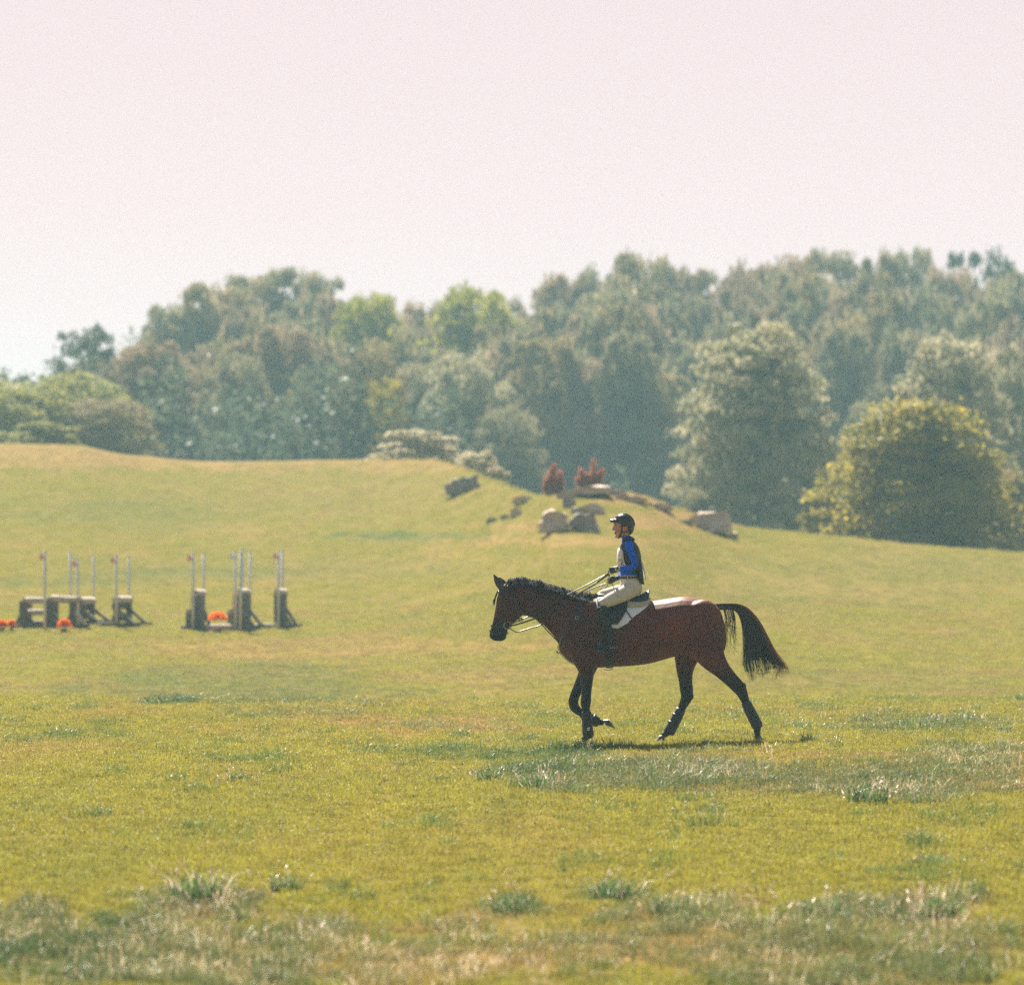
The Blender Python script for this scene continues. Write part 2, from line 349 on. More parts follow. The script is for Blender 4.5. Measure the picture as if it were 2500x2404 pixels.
def scatter(name, protos, P, scl, grow, label, **kw):
    """one mass of growth: points that carry a clump each"""
    col = bpy.data.collections.new(name + ' clumps')
    for p in protos:
        o = bpy.data.objects.new(p.name, p); col.objects.link(o)
    me = bpy.data.meshes.new(name); me.vertices.add(len(P)); me.vertices.foreach_set('co', P.astype('f').ravel())
    N = len(P)
    a = me.attributes.new('scl', 'FLOAT_VECTOR', 'POINT'); a.data.foreach_set('vector', scl.astype('f').ravel())
    rot = np.zeros((N, 3)); rot[:, 2] = RNG.random(N) * 6.283; rot[:, 0] = RNG.normal(0, .12, N); rot[:, 1] = RNG.normal(0, .12, N)
    a = me.attributes.new('rot', 'FLOAT_VECTOR', 'POINT'); a.data.foreach_set('vector', rot.astype('f').ravel())
    a = me.attributes.new('growth', 'FLOAT_VECTOR', 'POINT'); a.data.foreach_set('vector', grow.astype('f').ravel())
    a = me.attributes.new('pick', 'INT', 'POINT'); a.data.foreach_set('value', RNG.integers(0, len(protos), N).astype('i'))
    o = obj(name, me, None, None, False, kind='stuff', **kw)
    g = bpy.data.node_groups.new(name, 'GeometryNodeTree')
    g.interface.new_socket('Geometry', in_out='INPUT', socket_type='NodeSocketGeometry'); g.interface.new_socket('Geometry', in_out='OUTPUT', socket_type='NodeSocketGeometry')
    gi = g.nodes.new('NodeGroupInput'); go = g.nodes.new('NodeGroupOutput'); ip = g.nodes.new('GeometryNodeInstanceOnPoints'); ci = g.nodes.new('GeometryNodeCollectionInfo')
    ci.inputs['Collection'].default_value = col; ci.inputs['Separate Children'].default_value = True; ci.inputs['Reset Children'].default_value = True
    def na(nm, ty):
        q = g.nodes.new('GeometryNodeInputNamedAttribute'); q.data_type = ty; q.inputs['Name'].default_value = nm; return q.outputs[0]
    l = g.links.new
    l(gi.outputs[0], ip.inputs['Points']); l(ci.outputs[0], ip.inputs['Instance']); ip.inputs['Pick Instance'].default_value = True
    l(na('pick', 'INT'), ip.inputs['Instance Index']); l(na('rot', 'FLOAT_VECTOR'), ip.inputs['Rotation']); l(na('scl', 'FLOAT_VECTOR'), ip.inputs['Scale'])
    l(ip.outputs[0], go.inputs[0])
    md = o.modifiers.new('growth', 'NODES'); md.node_group = g
    return o
def pts_between(d0, d1, dens, wide=1.12):
    """uniform random points on the ground between two distances"""
    hw = 1250 / F * wide
    N = int((d1 ** 2 - d0 ** 2) * hw * dens)
    Y = np.sqrt(RNG.random(N) * (d1 ** 2 - d0 ** 2) + d0 ** 2); X = (RNG.random(N) * 2 - 1) * hw * Y
    return X, Y

BASE = (.262, .252, .031); DRY = (.32, .205, .080); COOL = (.075, .140, .045)
bm_short = blade_mat('grass_blade', BASE, DRY, COOL)
bm_tall = blade_mat('tall_grass_blade', (.15, .205, .040), (.38, .30, .14), (.055, .115, .045), trans=.35)
bm_straw = blade_mat('straw_blade', (.52, .44, .27), (.80, .70, .52), (.48, .44, .28), trans=.4)
short_p = [blades('grass_clump', 46, .11, .022, .055, .0055, .9, bm_short) for i in range(6)]
tall_p = [blades('tall_clump', 40, .13, .05, .16, .007, .9, bm_tall) for i in range(6)]
straw_p = [blades('straw_clump', 11, .16, .05, .16, .0065, 1.7, bm_straw, seeds=5) for i in range(6)]

X, Y = pts_between(25, 67, 75); d, c, t = tint(X, Y)
keep = RNG.random(len(X)) < np.interp(Y, [25, 67], [1, .8]); X, Y, d, c, t = X[keep], Y[keep], d[keep], c[keep], t[keep]
s = RNG.uniform(.7, 1.3, len(X)) * np.interp(Y, [25, 60], [.95, 1.15]) * (1 - .35 * (d > .6) * (t < .3))
scatter('grass', short_p, np.stack([X, Y, ground(X, Y)], -1), np.stack([s, s, s * RNG.uniform(.7, 1.2, len(X))], -1), np.stack([d, c, RNG.random(len(X))], -1), None)
X, Y = pts_between(25, 68, 60); d, c, t = tint(X, Y)
keep = RNG.random(len(X)) < t * .95 - .15 + 1.3 * (fbm(X * 1.7, Y * .8, 2) - .5) ; X, Y, d, c, t = X[keep], Y[keep], d[keep], c[keep], t[keep]
s = RNG.uniform(.5, 1.15, len(X)) * (.45 + .55 * fbm(X * 1.8 + 5, Y * .9, 3) * 1.7)
scatter('tall_grass', tall_p, np.stack([X, Y, ground(X, Y)], -1), np.stack([s, s, s], -1), np.stack([d * .55, c, RNG.random(len(X))], -1), None)
X, Y = pts_between(25, 68, 55); d, c, t = tint(X, Y)
keep = RNG.random(len(X)) < ((t ** 1.5) * (.12 + .55 * d) * .62 + .0015) * np.interp(Y, [28, 40], [1.3, 1]) * np.clip(.5 + 4 * (fbm(X * 1.3 + 50, Y * .7, 3) - .5), .1, 1.6); X, Y, d, c, t = X[keep], Y[keep], d[keep], c[keep], t[keep]
s = RNG.uniform(.5, 1.1, len(X)) * .95
scatter('dry_grass', straw_p, np.stack([X, Y, ground(X, Y)], -1), np.stack([s, s, s], -1), np.stack([d, c, RNG.random(len(X))], -1), None)
X, Y = pts_between(70, 120, 22, 1.1); X2, Y2 = pts_between(120, 188, 7, 1.1); X = np.concatenate([X, X2]); Y = np.concatenate([Y, Y2]); d, c, t = tint(X, Y)
d = np.clip(d + (fbm(X * .8, Y * .4, 3) - .5) * .9, 0, 1); s = RNG.uniform(.9, 1.7, len(X)) * np.interp(Y, [70, 180], [1, 1.4])
scatter('hillside_grass', short_p, np.stack([X, Y, ground(X, Y)], -1), np.stack([s, s, s * .6], -1), np.stack([d, c, RNG.random(len(X))], -1), None)

# single tufts one can pick out: (px, py, size, label)
def near_D(px, py):
    D = np.arange(26, 67, .05); X = (px - 1250) / F * D; y = scr(X, D, ground(X, D))[1]
    return float(D[np.argmin(np.abs(y - py))])
TUFT = [(2118, 1962, 1.35, 'large blue-green grass tuft on the front edge of the rough strip, right of the horse'),
        (2030, 1785, .9, 'round dark weed tuft right of the hind legs, middle of three in a line'),
        (1960, 1782, .8, 'small dark weed tuft just right of the straight hind leg'),
        (2205, 1778, 1.0, 'dark leafy weed clump standing highest in the line of weeds on the right'),
        (2265, 1782, 1.0, 'dark round weed clump directly beside the highest of the weeds on the right'),
        (2360, 1765, 1.1, 'tall green weed clump near the right edge of the mown strip'),
        (2450, 1790, .9, 'low green weed tuft close to the right edge, farthest from the horse'),
        (1976, 1812, .8, 'small green tuft standing in the shade strip behind the stretched hind hoof'),
        (2040, 1822, .7, 'tiny green tuft below the line of weeds, in pale dry grass'),
        (1430, 1838, 1.15, 'bright green grass tuft in the shadow under the horse chest'),
        (1310, 1925, 1.1, 'dark green tuft at the lower left tip of the rough strip'),
        (1190, 1905, .9, 'thin green tuft at the far left end of the rough strip'),
        (480, 2200, 1.7, 'large blue-green tuft with white seed heads in the lower left foreground'),
        (700, 2172, .9, 'small dark tuft to the right of the large seeding tuft in the foreground'),
        (1240, 2226, 1.0, 'isolated dark green tuft with pale blades, low in the middle foreground'),
        (1495, 2194, 1.3, 'wide green tuft with white tips above the pale foreground grass'),
        (1630, 2235, 1.1, 'green tuft in straw-coloured grass right of the wide white-tipped tuft'),
        (2020, 2245, 1.2, 'dark tuft ringed by straw stalks at the lower right'),
        (2290, 2240, 1.2, 'spiky dark tuft with bent straw stalks near the lower right edge'),
        (2250, 2055, .8, 'sparse grey-green weed alone in mown grass on the right'),
        (2280, 2110, .85, 'sparse dry weed alone in mown grass, below the grey-green one'),
        (245, 1990, .7, 'small pale weed with star-shaped stalks alone on the left mown grass'),
        (580, 1908, .8, 'little green tuft alone in mown grass below the fences'),
        (385, 1722, 1.0, 'dark green tuft on the crest of the near grass, left part')]
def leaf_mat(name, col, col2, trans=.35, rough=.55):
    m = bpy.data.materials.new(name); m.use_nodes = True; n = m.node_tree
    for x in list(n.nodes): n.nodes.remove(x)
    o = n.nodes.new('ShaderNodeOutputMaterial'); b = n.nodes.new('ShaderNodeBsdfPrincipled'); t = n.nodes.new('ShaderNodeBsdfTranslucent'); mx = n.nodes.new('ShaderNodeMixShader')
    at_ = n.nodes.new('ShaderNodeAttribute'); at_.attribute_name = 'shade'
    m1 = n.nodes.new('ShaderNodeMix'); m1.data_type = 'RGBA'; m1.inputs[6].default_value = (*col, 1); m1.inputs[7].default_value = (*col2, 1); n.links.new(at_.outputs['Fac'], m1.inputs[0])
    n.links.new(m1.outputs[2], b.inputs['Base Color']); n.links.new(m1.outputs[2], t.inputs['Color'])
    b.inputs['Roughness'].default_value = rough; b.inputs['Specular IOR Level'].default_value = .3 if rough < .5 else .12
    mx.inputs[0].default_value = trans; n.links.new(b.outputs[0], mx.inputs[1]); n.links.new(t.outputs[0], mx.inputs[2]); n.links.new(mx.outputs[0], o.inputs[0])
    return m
tuft_m = leaf_mat('tuft_blade', (.055, .115, .035), (.13, .21, .055), .45)
_t2 = leaf_mat('tuft_tip', (.45, .36, .24), (.62, .52, .40), .45, .35)
tm = [blades('tuft', 110, .13, .08, .22, .009, 1.0, tuft_m) for i in range(4)]
ts = [blades('stalks', 26, .14, .10, .24, .006, 1.5, _t2, seeds=12) for i in range(4)]
for i, (px, py, sz, lab) in enumerate(TUFT):
    D = near_D(px, py); x = (px - 1250) / F * D
    o = thing('grass_tuft', lab, 'grass tuft', (x, D, gz(x, D)), random.random() * 6, 'grass tufts and weeds in the field')
    o.scale = (sz * 1.1, sz * .9, sz * (.75 if 'weed' in lab else .85))
    obj('green_blades', tm[i % 4], None, o); obj('dry_stalks', ts[i % 4], None, o)

# ------------------------------------------------------------------ trees
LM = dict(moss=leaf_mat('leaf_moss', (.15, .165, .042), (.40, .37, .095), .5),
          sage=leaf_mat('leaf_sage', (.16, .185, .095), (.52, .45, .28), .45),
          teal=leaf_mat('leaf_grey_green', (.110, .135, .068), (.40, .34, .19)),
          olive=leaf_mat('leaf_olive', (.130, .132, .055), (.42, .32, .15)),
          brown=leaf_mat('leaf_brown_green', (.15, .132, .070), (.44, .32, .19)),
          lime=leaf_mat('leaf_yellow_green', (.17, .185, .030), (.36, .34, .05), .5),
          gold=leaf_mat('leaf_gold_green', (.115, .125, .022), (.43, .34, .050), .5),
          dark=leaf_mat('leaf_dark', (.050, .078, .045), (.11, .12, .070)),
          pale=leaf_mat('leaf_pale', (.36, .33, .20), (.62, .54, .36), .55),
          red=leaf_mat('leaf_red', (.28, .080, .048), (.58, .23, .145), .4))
bark = mat('bark', (.065, .052, .042), .9, noise=(4, (.11, .09, .07), .2), bump=(14, .6, .05))
def leaves_np(P, N, size, jit=.7):
    """quads at P facing roughly N"""
    k = len(P); Nn = N + RNG.normal(0, jit, (k, 3)); Nn /= np.linalg.norm(Nn, axis=1)[:, None] + 1e-9
    R = RNG.normal(0, 1, (k, 3)); A = np.cross(Nn, R); A /= np.linalg.norm(A, axis=1)[:, None] + 1e-9; B = np.cross(Nn, A)
    s = size * RNG.uniform(.6, 1.3, k)[:, None]
    V = np.stack([P - A * s * .5, P - B * s * .32, P + A * s * .5, P + B * s * .32], 1).reshape(-1, 3)
    return V
def crown(name, seed, shape='dome', nblob=70, nleaf=9000, leaf=.035, gap=0.0, low=.08):
    """unit crown: height 1, half width .5; several hundred clumps of leaves"""
    r = np.random.default_rng(seed); blobs = []
    for i in range(nblob):
        for _ in range(30):
            z = r.uniform(low, .93) ** .9; a = r.uniform(0, 6.283)
            if shape == 'dome': R = .5 * math.sqrt(max(0, 1 - ((z - .30) / .70) ** 2)) if z > .3 else .5 * (1 - .35 * ((.3 - z) / .3) ** 2)
            elif shape == 'tall': R = .5 * (max(0, 1 - (max(0, z - .5) / .5) ** 2.4) ** .6) * (1 - .3 * max(0, (.3 - z) / .3))
            elif shape == 'forest':
                if z < .36: continue
                R = .5 * math.sqrt(max(0, 1 - ((z - .62) / .38) ** 2)) if z > .62 else .5 * (.72 + .28 * (z - .36) / .26)
                if z > .62: R *= .72 + .28 * (z < .8)
            elif shape == 'mound': R = .5 * math.sqrt(max(0, 1 - z ** 1.7))
            elif shape == 'oval': R = .5 * math.sqrt(max(0, 1 - ((z - .33) / .67) ** 2)) * (1 + .05 * math.sin(z * 17 + a * 2)) * (1 - .28 * (z - .33)) if z > .33 else .5 * (.82 + .18 * z / .33)
            elif shape == 'open': R = .5 * math.sqrt(max(0, 1 - ((z - .6) / .4) ** 2)) if z > .6 else .5 * max(.25, z / .6)
            else: R = .5 * math.sqrt(max(0, 1 - z ** 2))
            R *= 1 + .13 * math.sin(a * 3 + seed) * math.sin(z * 9 + seed * 2)
            rr = R * (r.uniform(.35, 1) ** .5); rb = r.uniform(.055, .12)
            zs = .5 if shape in ('forest', 'tall', 'open', 'oval') else .85
            c = np.array([rr * math.cos(a), rr * math.sin(a), z - rb * .3])
            if all(np.linalg.norm(c - q[0]) > rb * (.75 + gap) for q in blobs): break
        blobs.append((c, rb, r.uniform(0, 1)))
    zs = .5 if shape in ('forest', 'tall', 'open', 'oval') else .85
    V = []; sh = []
    per = nleaf // len(blobs)
    for c, rb, tone in blobs:
        u = r.normal(0, 1, (per, 3)); u /= np.linalg.norm(u, axis=1)[:, None]; u[:, 2] = np.abs(u[:, 2]) * .9 - .25 * r.random(per)
        rad = rb * r.uniform(.80, 1.10, per) * (1 + .25 * np.sin(u[:, 0] * 9 + u[:, 1] * 7))
        P = c + u * rad[:, None] * np.array([1.05, 1.05, zs]); out = u + .4 * (c - np.array([0, 0, .4]))
        V.append(leaves_np(P, out, leaf, .55)); sh.append(np.repeat(np.clip(tone * .5 + r.random(per) * .6, 0, 1), 4))
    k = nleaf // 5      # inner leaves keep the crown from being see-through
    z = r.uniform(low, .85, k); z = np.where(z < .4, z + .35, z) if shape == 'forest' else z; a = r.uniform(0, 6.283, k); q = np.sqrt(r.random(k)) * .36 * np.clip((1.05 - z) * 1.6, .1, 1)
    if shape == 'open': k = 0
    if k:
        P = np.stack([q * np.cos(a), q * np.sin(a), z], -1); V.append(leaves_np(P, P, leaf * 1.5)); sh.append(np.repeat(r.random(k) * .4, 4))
    V = np.concatenate(V); sh = np.concatenate(sh); n = len(V) // 4
    me = bpy.data.meshes.new(name); me.vertices.add(len(V)); me.vertices.foreach_set('co', V.astype('f').ravel())
    me.loops.add(len(V)); me.loops.foreach_set('vertex_index', np.arange(len(V), dtype='i'))
    me.polygons.add(n); me.polygons.foreach_set('loop_start', np.arange(0, len(V), 4, dtype='i'))
    me.update(calc_edges=True); me.validate()
    a = me.attributes.new('shade', 'FLOAT', 'POINT'); a.data.foreach_set('value', sh.astype('f'))
    return me, blobs
def trunk_mesh(blobs, seed, rb=.022):
    r = random.Random(seed); parts = []
    top = max(b[0][2] for b in blobs) * .85
    pts = [(r.uniform(-.02, .02) * k, r.uniform(-.02, .02) * k, -.10 + (top + .10) * k / 5) for k in range(6)]
    parts.append(tube(pts, [rb * (1.4 if k == 0 else 1 - k * .16) for k in range(6)], 8, 2))
    for c, rr, _ in r.sample(blobs, min(16, len(blobs))):
        z0 = max(.05, c[2] * .55); parts.append(tube([(0, 0, z0), (c[0] * .45, c[1] * .45, z0 + (c[2] - z0) * .35), tuple(c)], [rb * .5, rb * .32, rb * .1], 5, 2))
    return merge(parts)
PROTO = {}
for shape, cnt, nb, nl, gap in (('dome', 3, 150, 22000, .0), ('tall', 3, 230, 26000, .0), ('forest', 4, 170, 21000, .0), ('open', 3, 90, 10000, .12), ('bush', 3, 60, 8000, .0), ('mound', 1, 230, 30000, .0), ('oval', 2, 230, 30000, .0)):
    PROTO[shape] = []
    for i in range(cnt):
        cm, bl = crown('crown', 11 * i + len(shape) * 7, shape, nb, nl, .026 if shape != 'bush' else .045, gap, .03 if shape in ('bush', 'tall', 'mound', 'oval') else .06)
        tv = trunk_mesh(bl, i); tm_ = bpy.data.meshes.new('trunk'); tm_.from_pydata([tuple(v) for v in tv[0]], [], tv[1]); tm_.update(); tm_.materials.append(bark)
        PROTO[shape].append((cm, tm_, {}))
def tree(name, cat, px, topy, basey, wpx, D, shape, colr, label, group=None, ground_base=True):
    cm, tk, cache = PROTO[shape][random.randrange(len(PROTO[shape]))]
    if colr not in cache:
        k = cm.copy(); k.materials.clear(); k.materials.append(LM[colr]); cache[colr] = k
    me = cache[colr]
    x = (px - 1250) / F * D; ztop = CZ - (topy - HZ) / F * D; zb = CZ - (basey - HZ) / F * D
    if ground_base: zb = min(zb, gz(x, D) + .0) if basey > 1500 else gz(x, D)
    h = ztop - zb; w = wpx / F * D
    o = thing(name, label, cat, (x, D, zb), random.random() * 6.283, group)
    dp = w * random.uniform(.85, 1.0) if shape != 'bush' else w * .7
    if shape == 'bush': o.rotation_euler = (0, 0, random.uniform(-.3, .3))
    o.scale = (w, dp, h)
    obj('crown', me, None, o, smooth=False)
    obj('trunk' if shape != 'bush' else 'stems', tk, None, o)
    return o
G = 'trees of the wood behind the hill'
# (px, top, width, D, shape, colour, label)
SKY = [(-80, 900, 150, 300, 'open', 'teal', 'thin grey-green tree cut by the left edge of the picture, highest there'),
       (205, 800, 105, 255, 'open', 'dark', 'lone dark tree with gaps in its crown, standing above the low trees at the left'),
       (365, 825, 130, 285, 'dome', 'olive', 'olive tree first to the right of the dark gappy tree'),
       (430, 735, 200, 290, 'tall', 'teal', 'grey-green tree second right of the dark gappy tree'),
       (520, 688, 210, 290, 'dome', 'olive', 'round-headed olive tree at the left shoulder of the left wood'),
       (610, 664, 180, 300, 'tall', 'olive', 'yellowish-topped tree with a thin spire of leaves at the left wood top'),
       (720, 652, 190, 300, 'dome', 'teal', 'tallest grey-green tree of the left wood with sky holes near its top'),
       (810, 660, 130, 310, 'open', 'teal', 'thin see-through tree right of the tallest tree of the left wood'),
       (890, 715, 170, 280, 'dome', 'lime', 'yellow-green round tree just left of the dip in the tree line'),
       (965, 705, 140, 300, 'open', 'brown', 'brownish open tree at the left side of the dip in the tree line'),
       (1045, 728, 170, 295, 'dome', 'brown', 'brown-green tree in the dip of the tree line'),
       (1165, 686, 250, 275, 'dome', 'lime', 'bright yellow-green broad tree above the pale bushes, middle of the wood'),
       (1290, 690, 150, 305, 'open', 'brown', 'bare-looking thin tree right of the bright yellow-green tree'),
       (1375, 655, 190, 300, 'tall', 'brown', 'tall brown-green tree right of the thin bare-looking tree'),
       (1465, 638, 190, 300, 'dome', 'teal', 'grey-green tree above the red bushes'),
       (1565, 607, 210, 300, 'tall', 'olive', 'yellow-tipped peak tree above the rider, highest in the middle'),
       (1670, 636, 200, 300, 'dome', 'brown', 'brown-topped tree next right of the yellow-tipped peak tree'),
       (1770, 645, 170, 310, 'open', 'teal', 'thin tree with sky behind its top, over the big grey-green front tree'),
       (1830, 625, 190, 305, 'dome', 'brown', 'brown tree over the right shoulder of the big grey-green front tree'),
       (1925, 606, 190, 305, 'tall', 'brown', 'tall brown tree where the right tree line becomes level'),
       (2035, 592, 200, 310, 'tall', 'teal', 'high tree with curly twigs, first of the level right tree line peaks'),
       (2140, 600, 180, 310, 'dome', 'olive', 'olive tree between the curly-twigged tree and the twin-topped one'),
       (2215, 598, 180, 310, 'tall', 'teal', 'twin-topped grey-green tree on the right tree line'),
       (2310, 630, 170, 300, 'dome', 'brown', 'brown tree left of the dark-stemmed tree at the upper right'),
       (2400, 590, 170, 305, 'open', 'dark', 'dark-stemmed tree with sky holes, highest at the upper right'),
       (2490, 640, 190, 300, 'tall', 'teal', 'grey-green tree cut by the right edge below the dark-stemmed tree'),
       (-180, 900, 260, 290, 'tall', 'olive', 'olive tree wholly left of the thin edge tree'),
       (2640, 640, 240, 300, 'tall', 'brown', 'brown tree just beyond the right edge of the wood in view')]
for (px, ty, w, D, sh_, co, lab) in SKY:
    tree('woodland_tree', 'tree', px, ty - 34 - random.uniform(0, 14), 1300, w * (1.7 if sh_ == 'open' else random.uniform(1.15, 1.5)), D, 'forest' if sh_ != 'open' else sh_, co, lab, G)
MID = [(60, 925, 250, 215, 'dome', 'moss', 'low yellow-green tree at the left edge behind the hill'),
       (195, 895, 230, 225, 'dome', 'moss', 'yellow-green tree under the dark gappy tree'),
       (260, 960, 220, 215, 'tall', 'olive', 'dark-based olive tree at the left end of the wood'),
       (360, 850, 200, 245, 'tall', 'brown', 'brownish tree in the second row at the left end of the wood'),
       (470, 800, 210, 255, 'tall', 'olive', 'olive second-row tree under the round-headed tree'),
       (580, 800, 200, 250, 'tall', 'teal', 'grey-green second-row tree, left of the fence flags line'),
       (690, 790, 220, 255, 'tall', 'brown', 'brown second-row tree under the tallest left wood tree'),
       (790, 830, 200, 245, 'tall', 'teal', 'grey-green tree under the yellow-green round tree'),
       (900, 860, 190, 240, 'tall', 'olive', 'narrow tree with a yellow patch left of the pale bushes'),
       (940, 865, 100, 232, 'open', 'gold', 'small gold-leaved sapling in front of the second row'),
       (1010, 850, 200, 250, 'tall', 'teal', 'grey-green tree behind the pale bushes'),
       (1135, 826, 260, 240, 'dome', 'sage', 'pale-topped round tree beneath the bright yellow-green tree'),
       (1240, 900, 190, 235, 'tall', 'teal', 'dark-based tree right above the end of the pale bushes'),
       (1330, 850, 210, 250, 'tall', 'olive', 'olive second-row tree left of the red bushes'),
       (1430, 830, 200, 250, 'tall', 'brown', 'brownish second-row tree above the red bushes'),
       (1530, 800, 220, 250, 'tall', 'teal', 'shaded grey-green second-row tree behind the rider'),
       (1630, 820, 200, 250, 'tall', 'olive', 'olive tree left of the big grey-green front tree'),
       (1760, 800, 200, 260, 'tall', 'brown', 'brown tree behind the head of the big grey-green front tree'),
       (1950, 790, 220, 260, 'tall', 'olive', 'olive tree right behind the big grey-green front tree'),
       (2060, 800, 220, 255, 'tall', 'teal', 'shaded tree in the gap between the two big front trees'),
       (2130, 900, 190, 235, 'tall', 'teal', 'dark tree directly behind the golden-green dome tree'),
       (2220, 760, 200, 265, 'tall', 'brown', 'brown tree behind the right grey-green front tree'),
       (2350, 760, 200, 265, 'tall', 'olive', 'olive second-row tree at the right, between two front trees'),
       (2480, 780, 200, 260, 'tall', 'brown', 'brown second-row tree at the right edge'),
       (2560, 900, 220, 230, 'tall', 'teal', 'grey-green tree at the far right edge behind the dome tree')]
for (px, ty, w, D, sh_, co, lab) in MID:
    tree('woodland_tree', 'tree', px, ty + (random.uniform(-75, 70) if 300 < px else 0), 1300, w * random.uniform(1.0, 1.3), D, random.choice(('forest', 'tall')) if sh_ == 'tall' and ty < 870 else sh_, co, lab, G)
tree('shade_tree', 'tree', 1850, 745, 1300, 420, 195, 'oval', 'sage', 'big grey-green tree with pale outer leaves, in front of the wood right of the rider')
tree('shade_tree', 'tree', 2315, 772, 1300, 370, 205, 'oval', 'sage', 'second big grey-green tree with pale leaf edges, above the golden-green dome tree')
tree('shade_tree', 'tree', 2440, 812, 1300, 220, 215, 'dome', 'sage', 'smaller round grey-green tree leaning on the right side of the second big tree')
tree('maple_tree', 'tree', 2238, 962, 1340, 510, 165, 'mound', 'gold', 'dome-shaped golden-green tree standing on the field edge at the right')
tree('shrub', 'bush', 2010, 1195, 1300, 170, 170, 'bush', 'gold', 'low yellow-green bush at the left foot of the golden-green dome tree')
tree('shrub', 'bush', 2500, 1130, 1300, 190, 175, 'bush', 'olive', 'pale leafy bush at the right foot of the golden-green dome tree')
tree('shrub', 'bush', 1720, 1180, 1300, 150, 190, 'bush', 'teal', 'grey-green bush at the left foot of the big front tree')
tree('shrub', 'bush', 110, 1028, 1100, 210, 200, 'bush', 'moss', 'rounded yellow-green bush on the hill crest at the left')
tree('shrub', 'bush', 20, 1050, 1100, 150, 203, 'bush', 'moss', 'yellow-green bush cut by the left edge on the hill crest')
tree('shrub', 'bush', 1020, 1046, 1140, 260, 192, 'bush', 'pale', 'large cream-coloured bush behind the hill crest')
tree('shrub', 'bush', 1165, 1096, 1190, 130, 184, 'bush', 'pale', 'smaller cream-coloured bush just right of the large cream one')
tree('shrub', 'bush', 1215, 1135, 1190, 80, 178, 'bush', 'pale', 'lowest cream-coloured bush, at the right end of the cream bushes')
# low growth that fills the foot of the wood: one mass
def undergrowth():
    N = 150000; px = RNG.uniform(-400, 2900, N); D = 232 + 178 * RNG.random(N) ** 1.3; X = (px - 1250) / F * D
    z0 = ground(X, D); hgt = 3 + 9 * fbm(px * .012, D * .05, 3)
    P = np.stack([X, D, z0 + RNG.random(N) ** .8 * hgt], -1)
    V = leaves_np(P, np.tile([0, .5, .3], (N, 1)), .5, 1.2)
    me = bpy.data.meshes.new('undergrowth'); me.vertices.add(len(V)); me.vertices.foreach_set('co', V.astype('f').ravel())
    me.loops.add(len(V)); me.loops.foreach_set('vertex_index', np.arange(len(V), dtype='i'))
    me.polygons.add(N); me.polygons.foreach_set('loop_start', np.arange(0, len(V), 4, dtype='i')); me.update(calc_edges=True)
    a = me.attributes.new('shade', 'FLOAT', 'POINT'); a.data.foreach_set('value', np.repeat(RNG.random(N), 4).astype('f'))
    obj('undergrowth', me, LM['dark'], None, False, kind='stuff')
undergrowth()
def far_wood():
    """the inside of the wood, where no single tree can be told from the next"""
    P0 = []
    for k in range(3):
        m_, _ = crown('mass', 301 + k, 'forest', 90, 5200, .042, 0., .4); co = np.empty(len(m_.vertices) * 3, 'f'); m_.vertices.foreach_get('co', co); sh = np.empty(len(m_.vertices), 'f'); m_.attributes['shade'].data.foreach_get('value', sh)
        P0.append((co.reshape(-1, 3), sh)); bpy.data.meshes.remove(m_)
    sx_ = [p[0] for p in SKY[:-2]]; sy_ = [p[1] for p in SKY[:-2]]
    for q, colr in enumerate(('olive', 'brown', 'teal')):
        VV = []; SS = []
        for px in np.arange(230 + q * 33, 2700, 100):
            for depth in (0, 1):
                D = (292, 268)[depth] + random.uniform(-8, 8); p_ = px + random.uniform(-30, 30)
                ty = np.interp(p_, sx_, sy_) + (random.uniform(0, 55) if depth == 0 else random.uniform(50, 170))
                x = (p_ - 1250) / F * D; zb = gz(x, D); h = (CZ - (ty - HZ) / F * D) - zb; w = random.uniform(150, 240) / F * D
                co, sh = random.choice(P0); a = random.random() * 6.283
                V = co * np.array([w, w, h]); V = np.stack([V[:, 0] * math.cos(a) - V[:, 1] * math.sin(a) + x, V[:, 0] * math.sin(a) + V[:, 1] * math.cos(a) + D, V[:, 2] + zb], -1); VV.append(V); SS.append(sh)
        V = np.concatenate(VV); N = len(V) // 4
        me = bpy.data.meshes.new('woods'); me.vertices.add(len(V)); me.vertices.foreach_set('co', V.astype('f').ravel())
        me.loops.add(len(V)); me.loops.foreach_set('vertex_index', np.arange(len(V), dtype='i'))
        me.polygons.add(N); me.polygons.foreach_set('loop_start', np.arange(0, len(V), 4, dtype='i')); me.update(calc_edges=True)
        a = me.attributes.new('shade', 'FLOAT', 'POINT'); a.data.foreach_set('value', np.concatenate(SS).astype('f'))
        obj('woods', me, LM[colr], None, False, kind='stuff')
far_wood()
